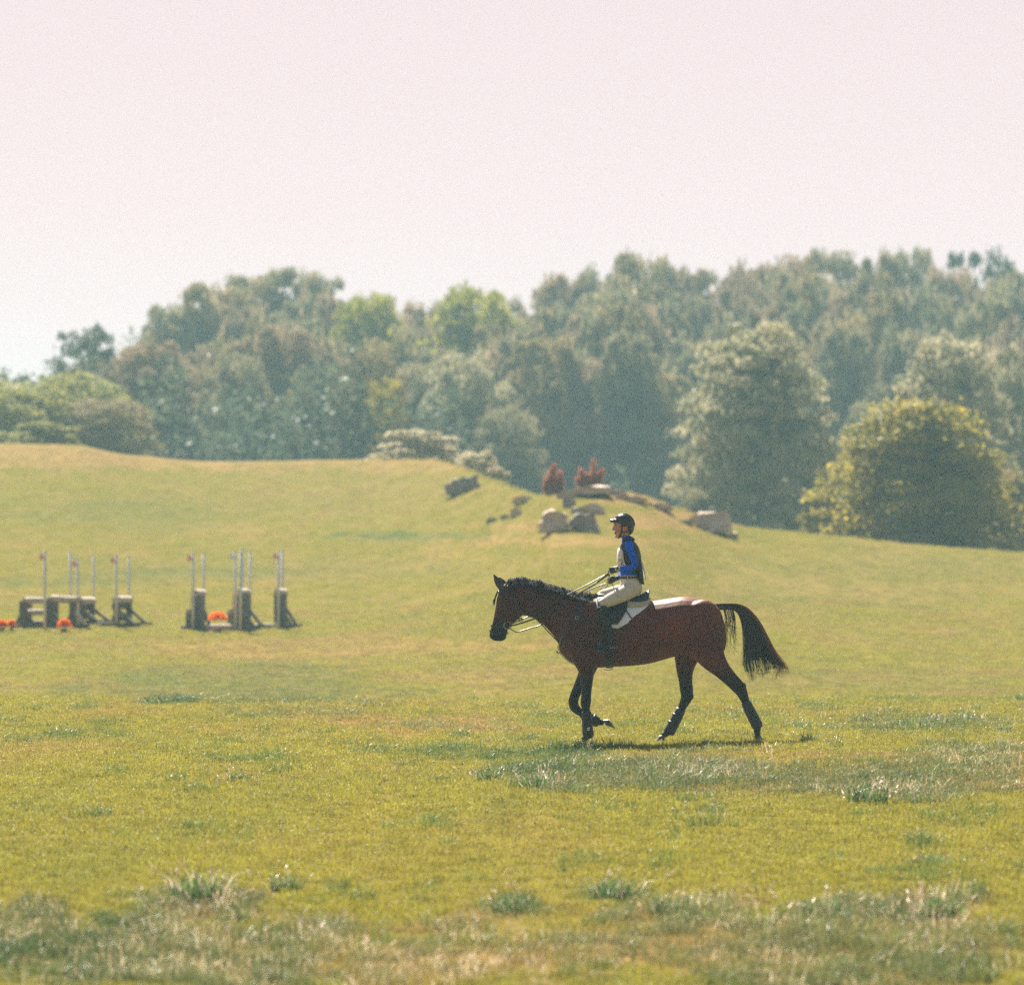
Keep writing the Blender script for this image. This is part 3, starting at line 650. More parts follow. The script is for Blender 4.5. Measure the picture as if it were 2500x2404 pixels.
# red spiky shrubs: upright spikes of leaves
def red_bush(px, y0, y1, wpx, D, spikes, lab):
    x = (px - 1250) / F * D; zb = gz(x, D); h = CZ - (y0 - HZ) / F * D - zb; w = wpx / F * D
    o = thing('red_shrub', lab, 'shrub', (x, D, zb), 0, 'red pointed shrubs behind the rocks')
    rs = random.Random(int(px)); spikes = list(spikes) + [(rs.uniform(-.36, .36), rs.uniform(.3, .62), rs.uniform(.12, .2)) for _ in range(9)]
    V = []; sh = []
    for (fx, fh, fw) in spikes:
        n = 900; t = RNG.random(n) ** .8; a = RNG.random(n) * 6.283; r = fw * w * .62 * (1 - t) ** .75 * np.clip(t * 6, .3, 1) * RNG.uniform(.6, 1.1, n)
        P = np.stack([fx * w * (.3 + .7 * t) + r * np.cos(a), r * np.sin(a), t * fh * h], -1); Nn = np.stack([np.cos(a), np.sin(a), .8 * np.ones(n)], -1)
        P += RNG.normal(0, .035, P.shape); V.append(leaves_np(P, Nn, .055)); sh.append(np.repeat(RNG.random(n), 4))
    V = np.concatenate(V); sh = np.concatenate(sh); n = len(V) // 4
    me = bpy.data.meshes.new('foliage'); me.vertices.add(len(V)); me.vertices.foreach_set('co', V.astype('f').ravel()); me.loops.add(len(V)); me.loops.foreach_set('vertex_index', np.arange(len(V), dtype='i'))
    me.polygons.add(n); me.polygons.foreach_set('loop_start', np.arange(0, len(V), 4, dtype='i')); me.update(calc_edges=True)
    a = me.attributes.new('shade', 'FLOAT', 'POINT'); a.data.foreach_set('value', sh.astype('f'))
    obj('foliage', me, LM['red'], o, False)
    obj('stem', merge([tube([(0, 0, -.1), (fx * w * .6, 0, fh * h * .6)], [.03, .01], 6, 1) for fx, fh, fw in spikes]), bark, o)
red_bush(1352, 1133, 1222, 72, 143, [(0, 1, .26), (-.26, .6, .3), (.22, .8, .24), (-.12, .84, .24), (.1, .55, .5)], 'rounded red-leaved pointed shrub at the left end of the top rock slab')
red_bush(1440, 1122, 1192, 76, 143, [(.12, 1, .3), (-.3, .72, .35), (.42, .7, .28), (-.1, .55, .5), (.25, .5, .5), (-.42, .45, .3)], 'forked red-leaved shrub with the highest spike, behind the top rock slab')

# ------------------------------------------------------------------ rocks
rock_m = mat('rock', (.44, .335, .275), .95, .1, noise=(1.6, (.64, .52, .45), .16), bump=(5, .7, .15))
rock_g = mat('rock_grey', (.21, .185, .175), .95, .1, noise=(1.8, (.34, .29, .27), .2), bump=(5, .7, .15))
rock_o = mat('rock_orange', (.40, .24, .15), .95, .1, noise=(2.2, (.55, .40, .31), .16), bump=(5, .6, .1))
def far_D(px, py, top=False):
    D = np.arange(84, float(np.interp(px, _px, _dr)) - .5, .1); X = (px - 1250) / F * D; y = scr(X, D, ground(X, D))[1]
    ok = np.abs(y - py)
    i = int(np.argmin(ok)); return float(D[i])
def rock(px0, px1, y0, y1, D, m, lab, depth=1.0, shape=None, seed=0, cuts=2, ztilt=0.):
    """an angular block: a chamfered, fractured box grown from the outline"""
    D = far_D((px0 + px1) / 2, y1 - 2) + depth * .35
    x0, x1 = (px0 - 1250) / F * D, (px1 - 1250) / F * D; zt = CZ - (y0 - HZ) / F * D; zb = CZ - (y1 - HZ) / F * D
    cx = (x0 + x1) / 2; zb = zb - (0.06 if shape is None or shape[0][1] < .3 else 0)
    r = random.Random(seed + 3); w = x1 - x0; h = zt - zb; base = Vector((cx, D, zb))
    bm = bmesh.new()
    out = shape or [(0, 0), (.02, .62), (.12, .93), (.45, 1.0), (.85, .95), (.98, .6), (1, 0)]
    fr = [bm.verts.new(((a - .5) * w, -depth * .5 * r.uniform(.85, 1), b * h)) for a, b in out]
    bk = [bm.verts.new(((a - .5) * w * r.uniform(.8, .95), depth * .5 * r.uniform(.8, 1.1), b * h * r.uniform(.82, .96))) for a, b in out]
    k = len(out); bm.faces.new(fr); bm.faces.new(bk[::-1])
    for i in range(k): bm.faces.new((fr[i], bk[i], bk[(i + 1) % k], fr[(i + 1) % k]))
    bmesh.ops.recalc_face_normals(bm, faces=bm.faces)
    bmesh.ops.triangulate(bm, faces=bm.faces[:])
    for c in range(cuts):
        bmesh.ops.subdivide_edges(bm, edges=bm.edges[:], cuts=1, use_grid_fill=True)
        a = min(w, h, depth) * (.10 if c == 0 else .03)
        for v in bm.verts: v.co += Vector((r.uniform(-a, a), r.uniform(-a, a), r.uniform(-a, a)))
    o = obj('rock', bm, m, None, False, label=lab, category='rock', group='rocks on and around the grassy mound')
    o.location = base
    return o
blk = [(0.0, .15), (.0, .5), (.25, .78), (.55, .95), (.97, 1.0), (1, .5), (.98, 0), (.5, .05)]
rock(1083, 1169, 1162, 1208, 148, rock_g, 'grey wedge-shaped block alone on the hillside left of the mound', 1.0, blk, 1)
rock(1250, 1322, 1212, 1226, 146, rock_m, 'flat pale stone lying left of the rounded red shrub', .8, None, 2)
rock(1187, 1214, 1264, 1277, 135, rock_g, 'lowest and leftmost of the three small stones in a row', .35, None, 3)
rock(1222, 1243, 1256, 1270, 135, rock_g, 'middle one of the three small stones in a row', .3, None, 4)
rock(1246, 1275, 1241, 1262, 136, rock_m, 'highest of the three small stones in a row, nearest the boulders', .4, None, 5)
rock(1315, 1388, 1242, 1298, 133, rock_m, 'big boulder with sunlit pinkish top, left of the pair under the slab', .9, [(0, .1), (.05, .55), (.2, .85), (.5, 1), (.7, .82), (.95, .86), (1, .4), (.95, 0)], 6)
rock(1388, 1462, 1252, 1299, 133, rock_g, 'big grey boulder, right one of the pair under the slab', .9, [(0, .3), (.02, .7), (.3, 1.0), (.6, .95), (.85, .9), (.95, .45), (1, .02), (.5, 0)], 7)
rock(1372, 1408, 1216, 1240, 134, rock_g, 'small upright grey stone above the two boulders', .4, None, 8)
rock(1392, 1476, 1230, 1254, 133.5, rock_m, 'flat capstone lying on the right grey boulder', .8, [(0, .2), (.05, .7), (.5, .9), (.8, 1), (1, .7), (.9, .2), (.5, .1)], 9)
rock(1356, 1492, 1186, 1216, 139, rock_m, 'long pale slab on top of the mound, below the red shrubs', 1.6, [(0, .05), (.03, .4), (.25, .72), (.6, .95), (.97, 1), (1, .55), (.6, .42), (.25, .15)], 10)
rock(1486, 1530, 1194, 1212, 141, rock_g, 'grey stone at the right end of the long pale slab', .6, None, 11)
rock(1500, 1580, 1207, 1226, 139, rock_o, 'orange-pink stone on the right slope just under the grey slab end', .9, [(0, .3), (.02, .9), (.3, 1), (.7, .8), (1, .35), (.97, 0), (.5, 0)], 12)
rock(1575, 1642, 1226, 1246, 138, rock_o, 'orange-pink stone farther down the right slope', .9, [(0, .4), (.05, .95), (.5, .95), (.95, .7), (1, .1), (.5, 0)], 13)
rock(1680, 1786, 1248, 1300, 128, rock_m, 'overhanging pale ledge rock with a dark underside, right of the rider', .9, [(0, .35), (.03, .68), (.3, .90), (.6, 1), (.92, .95), (1, .6), (.98, 0), (.5, .0), (.25, .12)], 14)
rock(1690, 1772, 1272, 1292, 126, rock_o, 'flat orange slab lying under the ledge rock', .8, None, 15)
rock(1655, 1690, 1268, 1280, 129, rock_g, 'thin grey stone at the left tip of the ledge rock', .5, None, 16)
rock(1778, 1802, 1298, 1313, 125, rock_m, 'small pale stone at the right foot of the ledge rock', .3, None, 17)

# ------------------------------------------------------------------ cross-country fences
wood_d = mat('dark_timber', (.095, .062, .042), .85, noise=(6, (.11, .085, .065), .2), bump=(20, .5, .02))
wood_b = mat('weathered_green_timber', (.085, .090, .082), .85, noise=(5, (.15, .14, .125), .2), bump=(20, .5, .02))
wood_l = mat('pale_log', (.36, .29, .22), .8, noise=(5, (.48, .40, .32), .2), bump=(18, .5, .02))
pole_m = mat('white_plastic_pole', (.62, .60, .57), .45)
flag_r = mat('red_flag', (.80, .36, .24), .7); flag_w = mat('white_flag', (.7, .68, .66), .7)
orange = leaf_mat('orange_flower', (.95, .17, .006), (.98, .30, .012), .5); pot_m = mat('pot', (.25, .10, .06), .8)
def flagpole(px, topy, basey, D, flag, lab, lean=0.):
    x = (px - 1250) / F * D; zb = gz(x, D); zt = CZ - (topy - HZ) / F * D
    o = thing('flag_pole', lab, 'flag pole', (x, D, zb), 0, 'white flag poles beside the jumps')
    o.rotation_euler = (0, math.radians(lean), 0)
    h = zt - zb
    obj('pole', tube([(0, 0, -.05), (0, 0, h * .5), (0, 0, h)], .034, 10, 1), pole_m, o)
    obj('cap', tube([(0, 0, h), (0, 0, h + .02)], [.038, .03], 10, 1), pole_m, o)
    if flag:
        fm = flag_r if flag == 'r' else flag_w
        V = []; 
        for k in range(5):
            for j in range(4): V.append((-.034 - .026 * k, .012 * math.sin(k * 1.3 + j), h - .02 - .05 * j - .012 * k))
        Fc = [(k * 4 + j, (k + 1) * 4 + j, (k + 1) * 4 + j + 1, k * 4 + j + 1) for k in range(4) for j in range(3)]
        f = obj('flag', (V, Fc), fm, o); s = f.modifiers.new('s', 'SOLIDIFY'); s.thickness = .004
        if flag == 'rw':
            pass
def panel_jump(px, topy, D, lab, depth=1.6, solid=True, brace=.55, hw=.10, low=None):
    """narrow upright fence seen nearly end-on: planked face between two posts, log on top, braces behind"""
    hw = hw * .62; x = (px - 1250) / F * D; zb = gz(x, D); h = CZ - (topy - HZ) / F * D - zb; depth = depth * .6 if solid else depth * .75
    o = thing('narrow_jump', lab, 'jump', (x, D, zb), math.radians(-10), 'narrow timber cross-country jumps')
    wm = wood_b if solid else wood_d
    for s_ in (-1, 1):
        y = s_ * depth / 2
        obj('post', box(-hw, hw, y - .06, y + .06, -.05, h - .13), wm, o, False)
        obj('brace', beam((hw * .6, y, h * .52), (hw + brace, y, .02), .07, .12, (0, 1, 0)), wm, o, False)
        obj('foot_rail', box(-.12, hw + brace + .12, y - .08, y + .08, -.04, .07), wm, o, False)
    k = 6 if solid else 2
    if solid:
        for i in range(k):
            z0 = .02 + (h - .17) * i / k
            obj('plank', box(-hw - .035, -hw - .003, -depth / 2 - .10, depth / 2 + .10, z0, z0 + (h - .17) / k - .012), wm, o, False)
            if i % 1 == 0: obj('plank', box(hw + .003, hw + .035, -depth / 2 + .02, depth / 2 - .02, z0, z0 + (h - .17) / k - .012), wm, o, False)
    else:
        for z0 in (.1, h - .35):
            obj('plank', box(-hw - .035, -hw - .003, -depth / 2 - .1, depth / 2 + .1, z0, z0 + .16), wm, o, False)
    obj('top_log', tube([(0, -depth / 2 - .14, h - .105), (0, 0, h - .10), (0, depth / 2 + .14, h - .105)], [.095, .10, .095], 12, 2), wood_l, o)
    if low:
        obj('side_box', box(-hw - .20, -hw - .045, -depth / 2, depth / 2, -.04, .42), wm, o, False); obj('side_log', tube([(-hw - .12, -depth / 2 - .04, .46), (-hw - .12, depth / 2 + .04, .46)], .07, 12, 1), wood_l, o)
    return o
def rail(x0, x1, D, z, r, m, o, name='rail'):
    obj(name, tube([(x0, D, z), ((x0 + x1) / 2, D, z), (x1, D, z)], r, 10, 1), m, o)
def M_(px, D): return (px - 1250) / F * D
# left: rail fence made of two spans facing the camera
D0 = 111.0; xb = M_(55, D0); zb0 = gz(M_(120, D0), D0)
o = thing('rail_jump', 'dark timber rail jump with two pale top logs, left of the narrow jumps', 'jump', (xb, D0, zb0), 0)
def rl(px): return M_(px, D0) - xb
for px_, hh in ((56, .70), (121, .74), (178, .72)):
    obj('post', box(rl(px_) - .085, rl(px_) + .085, -.10, .10, -.06, hh - .03), wood_d, o, False)
    obj('post', box(rl(px_) - .02, rl(px_) + .15, .62, .80, -.06, hh - .03), wood_d, o, False)
    obj('brace', beam((rl(px_) + .06, -.05, hh * .55), (rl(px_) + .36, -.05, -.02), .08, .12, (0, 1, 0)), wood_d if px_ != 178 else wood_l, o, False)
    obj('brace', beam((rl(px_) - .05, .3, hh * .5), (rl(px_) - .26, .3, -.02), .08, .10, (0, 1, 0)), wood_d, o, False)
    obj('base_rail', box(rl(px_) - .30, rl(px_) + .42, -.16, .00, -.04, .07), wood_d, o, False)
obj('top_log', tube([(rl(62), -.02, .67), (rl(90), -.02, .68), (rl(117), -.02, .66)], .082, 12, 2), wood_l, o)
obj('top_log', tube([(rl(126), -.02, .73), (rl(160), -.02, .70), (rl(194), -.02, .69)], .09, 12, 2), wood_l, o)
obj('rear_log', tube([(rl(50), .70, .70), (rl(120), .70, .70), (rl(190), .70, .72)], .075, 12, 2), wood_d, o)
obj('middle_log', tube([(rl(60), .0, .37), (rl(90), 0, .38), (rl(112), 0, .37)], .075, 12, 2), wood_l, o)
obj('base_log', tube([(rl(75), .05, .08), (rl(150), .05, .07)], .10, 12, 1), wood_d, o)
panel_jump(210, 1457, 113, 'open-framed narrow jump with a pale log, directly right of the rail jump', 1.5, False, .45, .11)
panel_jump(300, 1454, 113, 'open-framed narrow jump standing alone between the rail jump and the planked ones', 1.6, False, .42, .11)
panel_jump(485, 1438, 112, 'leftmost solid planked narrow jump, with a low log at its foot', 1.1, True, .18, .10, .19)
panel_jump(592, 1436, 112, 'middle solid planked narrow jump, behind the orange flowers', 1.5, True, .36, .14, .24)
panel_jump(686, 1436, 113, 'rightmost solid planked narrow jump with one brace to the right', 1.0, True, .30, .10)
for a_, b_, y_, r_, lab in ((236, 284, 112, .05, 'thin ground pole lying between the two open-framed jumps'), (503, 578, 111.3, .085, 'thick pinkish ground pole in front of the middle planked jump'), (622, 676, 112.4, .06, 'thin ground pole leading to the rightmost planked jump'), (440, 470, 112, .045, 'short timber lying left of the leftmost planked jump')):
    x0, x1 = M_(a_, y_), M_(b_, y_); z = gz(x0, y_) + r_ * .9
    q = obj('ground_pole', tube([(x0, y_, z), ((x0 + x1) / 2, y_, z + .01), (x1, y_, z)], r_, 10, 2), wood_l if r_ > .05 else wood_d, None, label=lab, category='ground pole')
for p in [(109, 1347, 109.8, 'r', 'tall front flag pole with a red flag at the rail jump'), (173, 1347, 113, None, 'bare white pole behind the right half of the rail jump'),
          (191, 1364, 111.5, 'r', 'pole with a pink-red flag between rail jump and first open-framed jump', ), (229, 1356, 114, None, 'bare white pole behind the first open-framed jump'),
          (284, 1356, 112, 'r', 'pole with a red flag in front of the lone open-framed jump'), (316, 1359, 114, None, 'bare white pole behind the lone open-framed jump'),
          (471, 1351, 111.5, 'r', 'pole with a low red flag at the leftmost planked jump'), (498, 1350, 113, None, 'bare white pole behind the leftmost planked jump'),
          (575, 1346, 111.2, 'w', 'flagged white pole left of the middle planked jump'), (587, 1349, 110.8, None, 'pole standing nearest, in front of the middle planked jump'),
          (592, 1339, 113, None, 'highest bare pole behind the middle planked jump'), (610, 1348, 113.5, None, 'bare pole at the right back of the middle planked jump'),
          (679, 1346, 112, 'r', 'pole with a pale red flag at the rightmost planked jump'), (690, 1345, 114, None, 'bare white pole behind the rightmost planked jump')]:
    flagpole(p[0], p[1], 0, p[2], p[3], p[4], random.uniform(-.7, .7))
def flowers(px, py, wpx, hpx, D, lab):
    wpx *= 1.2; hpx *= 1.25; D = D - 1.2; x = M_(px, D); zb = gz(x, D); z = CZ - (py - HZ) / F * D; w = wpx / F * D; h = hpx / F * D
    o = thing('flower_pot', lab, 'flower pot', (x, D, zb), 0, 'orange flower pots at the jumps')
    N = 1300; u = RNG.normal(0, 1, (N, 3)); u /= np.linalg.norm(u, axis=1)[:, None]; u[:, 2] = np.abs(u[:, 2]) * 1.1 - .3
    P = u * np.array([w / 2, w / 2.6, h / 2]) * RNG.uniform(.6, 1, N)[:, None] * (1 + .15 * np.sin(u[:, :1] * 8 + u[:, 1:2] * 9)) + np.array([0, 0, max(.10 + h * .25, z - zb - .04)])
    V = leaves_np(P, u, .055); me = bpy.data.meshes.new('blossoms'); me.from_pydata(V.tolist(), [], [tuple(range(4 * i, 4 * i + 4)) for i in range(N)]); me.update()
    a = me.attributes.new('shade', 'FLOAT', 'POINT'); a.data.foreach_set('value', np.repeat(RNG.random(N), 4).astype('f'))
    obj('blossoms', me, orange, o, False)
    obj('pot', tube([(0, 0, -.02), (0, 0, .06), (0, 0, .11)], [w * .2, w * .25, w * .28], 14, 1), pot_m, o)
flowers(156, 1520, 27, 26, 110, 'round orange flower pot under the right half of the rail jump')
flowers(531, 1504, 38, 26, 111.8, 'wide orange flower pot between the leftmost and middle planked jumps')
flowers(4, 1524, 26, 24, 110.5, 'orange flower pot cut by the left edge of the picture')
flowers(28, 1519, 15, 20, 110.5, 'small red-orange flower pot touching the left post of the rail jump')

# ------------------------------------------------------------------ the horse
HY = 50.0
def P1(zx, zy, y=0.): return Vector(((1160 + .408163 * zx - 1250) / 212., y, (595 - .408163 * zy) / 212.))
K1 = .408163 / 212.
def slices(rows, sub=4, nseg=24, f=P1):
    rings = []
    for r in rows:
        a, b = f(r[0], r[1]), f(r[2], r[3]); yc = r[5] if len(r) > 5 else 0.
        rings.append(((a + b) / 2 + Vector((0, yc, 0)), (a - b) / 2, Vector((0, r[4], 0))))
    return ring_loft(rings, nseg, sub)
def limb(rows, f=P1, k=K1, nseg=14, sub=3):
    """rows: zx, zy, y, in-plane radius (zoom px), lateral ratio"""
    return tube([f(r[0], r[1], r[2]) for r in rows], [r[3] * k for r in rows], nseg, sub, [r[4] for r in rows])
torso = slices([(496, 800, 499, 890, .06), (515, 745, 520, 925, .14), (560, 665, 565, 968, .20), (640, 600, 640, 996, .245), (740, 578, 740, 1004, .265), (850, 600, 850, 998, .285), (950, 606, 950, 992, .30), (1050, 604, 1050, 978, .31),
                (1150, 590, 1150, 950, .305), (1250, 578, 1250, 925, .295), (1340, 592, 1340, 915, .285), (1410, 622, 1410, 905, .25), (1465, 672, 1465, 880, .20), (1496, 750, 1500, 850, .11)])
neck = slices([(195, 505, 250, 660, .062), (230, 490, 285, 690, .07), (300, 488, 335, 700, .078), (400, 512, 395, 738, .092), (500, 540, 448, 790, .115), (590, 570, 490, 845, .15), (680, 585, 530, 930, .18), (760, 600, 620, 985, .20)])
head = slices([(178, 500, 222, 505, .055), (152, 525, 262, 560, .080), (136, 565, 298, 628, .095), (126, 610, 296, 672, .100), (118, 660, 258, 716, .088), (109, 706, 222, 740, .068), (100, 748, 203, 765, .056),
               (90, 778, 192, 790, .058), (84, 800, 188, 815, .060), (88, 824, 184, 832, .050), (112, 842, 160, 846, .030)])
parts = [torso, neck, head]
YF, YH = -.135, -.155
near_fore = [(620, 850, YF * 1.15, 78, .9), (640, 940, YF * 1.2, 66, .85), (665, 1020, YF, 48, .85), (665, 1085, YF, 39, .85), (664, 1150, YF, 31, .85), (661, 1200, YF, 33, .9), (660, 1230, YF, 29, .9), (664, 1270, YF, 22, .8), (669, 1340, YF, 21, .8), (672, 1385, YF, 23, .85), (674, 1402, YF, 26, .9), (660, 1421, YF, 19, .9), (644, 1436, YF, 20, 1.0)]
off_fore = [(640, 850, -YF * 1.1, 80, .9), (680, 960, -YF * 1.1, 70, .8), (668, 1030, -YF, 50, .8), (630, 1105, -YF, 37, .85), (600, 1165, -YF, 31, .85), (588, 1208, -YF, 31, .9), (598, 1245, -YF, 30, .9), (630, 1272, -YF, 24, .8), (690, 1308, -YF, 22, .8), (722, 1326, -YF, 25, .9), (748, 1332, -YF, 19, .9), (772, 1334, -YF, 20, 1.0)]
near_hind = [(1370, 760, YH * .9, 110, .9), (1380, 860, YH, 118, .75), (1415, 945, YH, 82, .75), (1468, 1010, YH, 56, .8), (1520, 1065, YH, 45, .8), (1568, 1115, YH, 42, .8), (1592, 1150, YH, 35, .85), (1612, 1200, YH, 26, .8), (1640, 1260, YH, 22, .8), (1670, 1320, YH, 23, .8), (1684, 1350, YH, 26, .9), (1682, 1382, YH, 20, .9), (1684, 1408, YH, 21, 1.)]
off_hind = [(1330, 760, -YH * .9, 110, .9), (1290, 860, -YH, 108, .75), (1268, 945, -YH, 76, .75), (1258, 1020, -YH, 53, .8), (1262, 1085, -YH, 42, .8), (1268, 1145, -YH, 41, .8), (1268, 1185, -YH, 36, .85), (1244, 1235, -YH, 27, .8), (1216, 1290, -YH, 22, .8), (1182, 1350, -YH, 23, .8), (1160, 1388, -YH, 26, .9), (1138, 1404, -YH, 19, .9), (1124, 1414, -YH, 21, 1.)]
for l in (near_fore, off_fore, near_hind, off_hind): parts.append(limb(l))
# muscle masses: shoulder, forearm, stifle, haunch, jowl, hock points, brow
for zx, zy, y, rx, ry, rz in ((600, 800, -.165, .17, .085, .27), (600, 800, .165, .17, .085, .27), (640, 950, -.16, .10, .07, .12), (640, 950, .16, .10, .07, .12), (1360, 740, -.15, .24, .15, .28), (1360, 740, .15, .24, .15, .28),
                              (1330, 880, -.15, .14, .08, .16), (1455, 830, -.12, .09, .09, .2), (1455, 830, .12, .09, .09, .2), (255, 645, -.055, .085, .045, .095), (255, 645, .055, .085, .045, .095), (152, 580, -.07, .035, .025, .03), (152, 580, .07, .035, .025, .03),
                              (1604, 1108, YH, .03, .022, .035), (1298, 1178, -YH, .03, .022, .035), (110, 798, -.045, .03, .022, .03), (110, 798, .045, .03, .022, .03), (700, 640, 0, .2, .05, .08)):
    parts.append(ball(P1(zx, zy, y), (rx, ry, rz)))
horse_me = solidify(parts, .0105, 9, .6)
hm = bpy.data.materials.new('bay_coat'); hm.use_nodes = True; n = hm.node_tree; b = n.nodes['Principled BSDF']
tcn = n.nodes.new('ShaderNodeTexCoord'); sx = n.nodes.new('ShaderNodeSeparateXYZ'); n.links.new(tcn.outputs['Object'], sx.inputs[0])
nz1 = noise_node(n, 7, 4, None, tcn.outputs['Object']); 
leg = n.nodes.new('ShaderNodeMapRange'); leg.inputs[1].default_value = .42; leg.inputs[2].default_value = .98; n.links.new(sx.outputs['Z'], leg.inputs[0])
ad = madd(n, nz1.outputs['Fac'], .3, -.15, leg.outputs[0])
r1 = n.nodes.new('ShaderNodeValToRGB'); e = r1.color_ramp.elements; e[0].position = .12; e[0].color = (.006, .0055, .006, 1); e[1].position = 1; e[1].color = (.105, .0175, .0045, 1)
k_ = r1.color_ramp.elements.new(.55); k_.color = (.022, .0045, .003, 1)
n.links.new(ad, r1.inputs[0])
mz = n.nodes.new('ShaderNodeVectorMath'); mz.operation = 'DISTANCE'; mz.inputs[1].default_value = tuple(P1(130, 850)); n.links.new(tcn.outputs['Object'], mz.inputs[0])
mr = n.nodes.new('ShaderNodeMapRange'); mr.inputs[1].default_value = .10; mr.inputs[2].default_value = .34; n.links.new(mz.outputs['Value'], mr.inputs[0])
mm = n.nodes.new('ShaderNodeMix'); mm.data_type = 'RGBA'; mm.inputs[6].default_value = (.008, .007, .008, 1); n.links.new(mr.outputs[0], mm.inputs[0]); n.links.new(r1.outputs[0], mm.inputs[7])
dp = noise_node(n, 2.0, 2, (1, 1, 1.2), tcn.outputs['Object']); dr = n.nodes.new('ShaderNodeMapRange'); dr.inputs[1].default_value = .35; dr.inputs[2].default_value = .65; dr.inputs[3].default_value = .62; dr.inputs[4].default_value = 1.3
n.links.new(dp.outputs['Fac'], dr.inputs[0]); dx = n.nodes.new('ShaderNodeMapRange'); dx.inputs[1].default_value = .25; dx.inputs[2].default_value = 1.5; dx.inputs[3].default_value = .62; dx.inputs[4].default_value = 1.15; n.links.new(sx.outputs['X'], dx.inputs[0])
dm_ = n.nodes.new('ShaderNodeMath'); dm_.operation = 'MULTIPLY'; n.links.new(dr.outputs[0], dm_.inputs[0]); n.links.new(dx.outputs[0], dm_.inputs[1])
mk = n.nodes.new('ShaderNodeMix'); mk.data_type = 'RGBA'; mk.blend_type = 'MULTIPLY'; mk.inputs[0].default_value = 1; n.links.new(mm.outputs[2], mk.inputs[6]); n.links.new(dm_.outputs[0], mk.inputs[7])
n.links.new(mk.outputs[2], b.inputs['Base Color']); b.inputs['Roughness'].default_value = .48; b.inputs['Specular IOR Level'].default_value = .20
b.inputs['Sheen Weight'].default_value = .05; b.inputs['Sheen Roughness'].default_value = .4; b.inputs['Sheen Tint'].default_value = (.8, .5, .4, 1)
bn = n.nodes.new('ShaderNodeBump'); bn.inputs['Strength'].default_value = .4; bn.inputs['Distance'].default_value = .02
nb2 = noise_node(n, 5, 5, (1, 1, .45), tcn.outputs['Object']); n.links.new(nb2.outputs['Fac'], bn.inputs['Height']); n.links.new(bn.outputs[0], b.inputs['Normal'])
horse = thing('horse', 'bay horse with black legs and tail walking to the left under a rider', 'horse', (0, HY, 0))
obj('body', horse_me, hm, horse)
HB = bvh_of(horse_me)
def surf(zx, zy, side=-1, off=.006):
    p = P1(zx, zy, side * 2.); h = HB.ray_cast(p, Vector((0, -side, 0)))
    if h[0] is None:
        h = HB.find_nearest(P1(zx, zy, side * .1))
    nn = h[1].normalized()
    return h[0] + nn * off, nn
black_leather = mat('black_leather', (.012, .013, .016), .42, .5); hoof_m = mat('hoof', (.045, .038, .034), .5, noise=(20, (.09, .075, .065), .2))
sole_m = mat('hoof_sole', (.32, .26, .21), .7); boot_m = mat('neoprene_boot', (.010, .012, .017), .6, noise=(30, (.018, .02, .026), .2))
steel = mat('steel', (.55, .55, .55), .3, metal=1.); mane_m = mat('dark_brown_hair', (.030, .019, .014), .62, .22); hair_m = mat('black_hair', (.012, .009, .008), .38, .6); tip_m = mat('backlit_hair_tips', (.22, .075, .025), .5, .5)
white_cloth = mat('white_cloth', (.80, .82, .90), .85); cream = mat('cream_fleece', (.52, .46, .34), .95, bump=(90, .6, .01))
eye_m = mat('eye', (.012, .008, .006), .08, .8)
# hooves: a truncated cone leaning forward
def hoof(cx, cy, y, fx, fy, len_, name='hoof', up=None):
    """from the coronet centre (cx,cy) to the sole centre (fx,fy), sole half length len_ in zoom px"""
    a, b_ = P1(cx, cy, y), P1(fx, fy, y); t = (b_ - a).normalized()
    ax = up if up is not None else Vector((1, 0, 0)); ax = (ax).normalized()
    rings = [(a - t * .004, ax * 21 * K1, Vector((0, .040, 0))), (a + t * (b_ - a).length * .5, ax * (len_ * .5 + 10) * K1, Vector((0, .050, 0))), (b_, ax * len_ * K1, Vector((0, .060, 0)))]
    return ring_loft(rings, 18, 3)
obj('hoof', hoof(644, 1436, YF, 622, 1474, 35), hoof_m, horse)
obj('hoof', hoof(1124, 1412, -YH, 1104, 1446, 35), hoof_m, horse)
obj('hoof', hoof(1684, 1406, YH, 1688, 1443, 34), hoof_m, horse)
obj('hoof', hoof(776, 1334, -YF, 818, 1341, 36, up=(P1(845, 1372) - P1(800, 1306))), hoof_m, horse)
so = obj('sole', ring_loft([(P1(819, 1341, -YF), (P1(845, 1372) - P1(800, 1306)).normalized() * 33 * K1, Vector((0, .054, 0))), (P1(823, 1341, -YF), (P1(845, 1372) - P1(800, 1306)).normalized() * 31 * K1, Vector((0, .05, 0)))], 18, 1), sole_m, horse)
# leg boots
def legboot(rows, y, lab, straps, logo=False):
    o = obj('leg_boot', limb([(a, b_, y, r, .95) for a, b_, r in rows], nseg=18), boot_m, horse)
    for (a, b_) in straps:
        i = min(range(len(rows)), key=lambda q: abs(rows[q][1] - b_)); r = rows[i][2]
        d0, d1 = rows[max(i - 1, 0)], rows[min(i + 1, len(rows) - 1)]; t = (P1(d1[0], d1[1]) - P1(d0[0], d0[1])).normalized()
        c = P1(a, b_, y); sd = t.cross(Vector((0, 1, 0))).normalized()
        obj('strap', ring_loft([(c - t * .012, sd * (r + 2) * K1, Vector((0, (r + 2) * K1 * .97, 0))), (c + t * .012, sd * (r + 2) * K1, Vector((0, (r + 2) * K1 * .97, 0)))], 18, 1), black_leather, o)
    if logo:
        c = P1(676, 1365, y - 34 * K1)
        obj('logo', box(c.x - .014, c.x + .014, c.y - .006, c.y - .002, c.z - .018, c.z - .004), white_cloth, o, False)
        obj('logo', box(c.x - .014, c.x + .014, c.y - .006, c.y - .002, c.z + .002, c.z + .018), white_cloth, o, False)
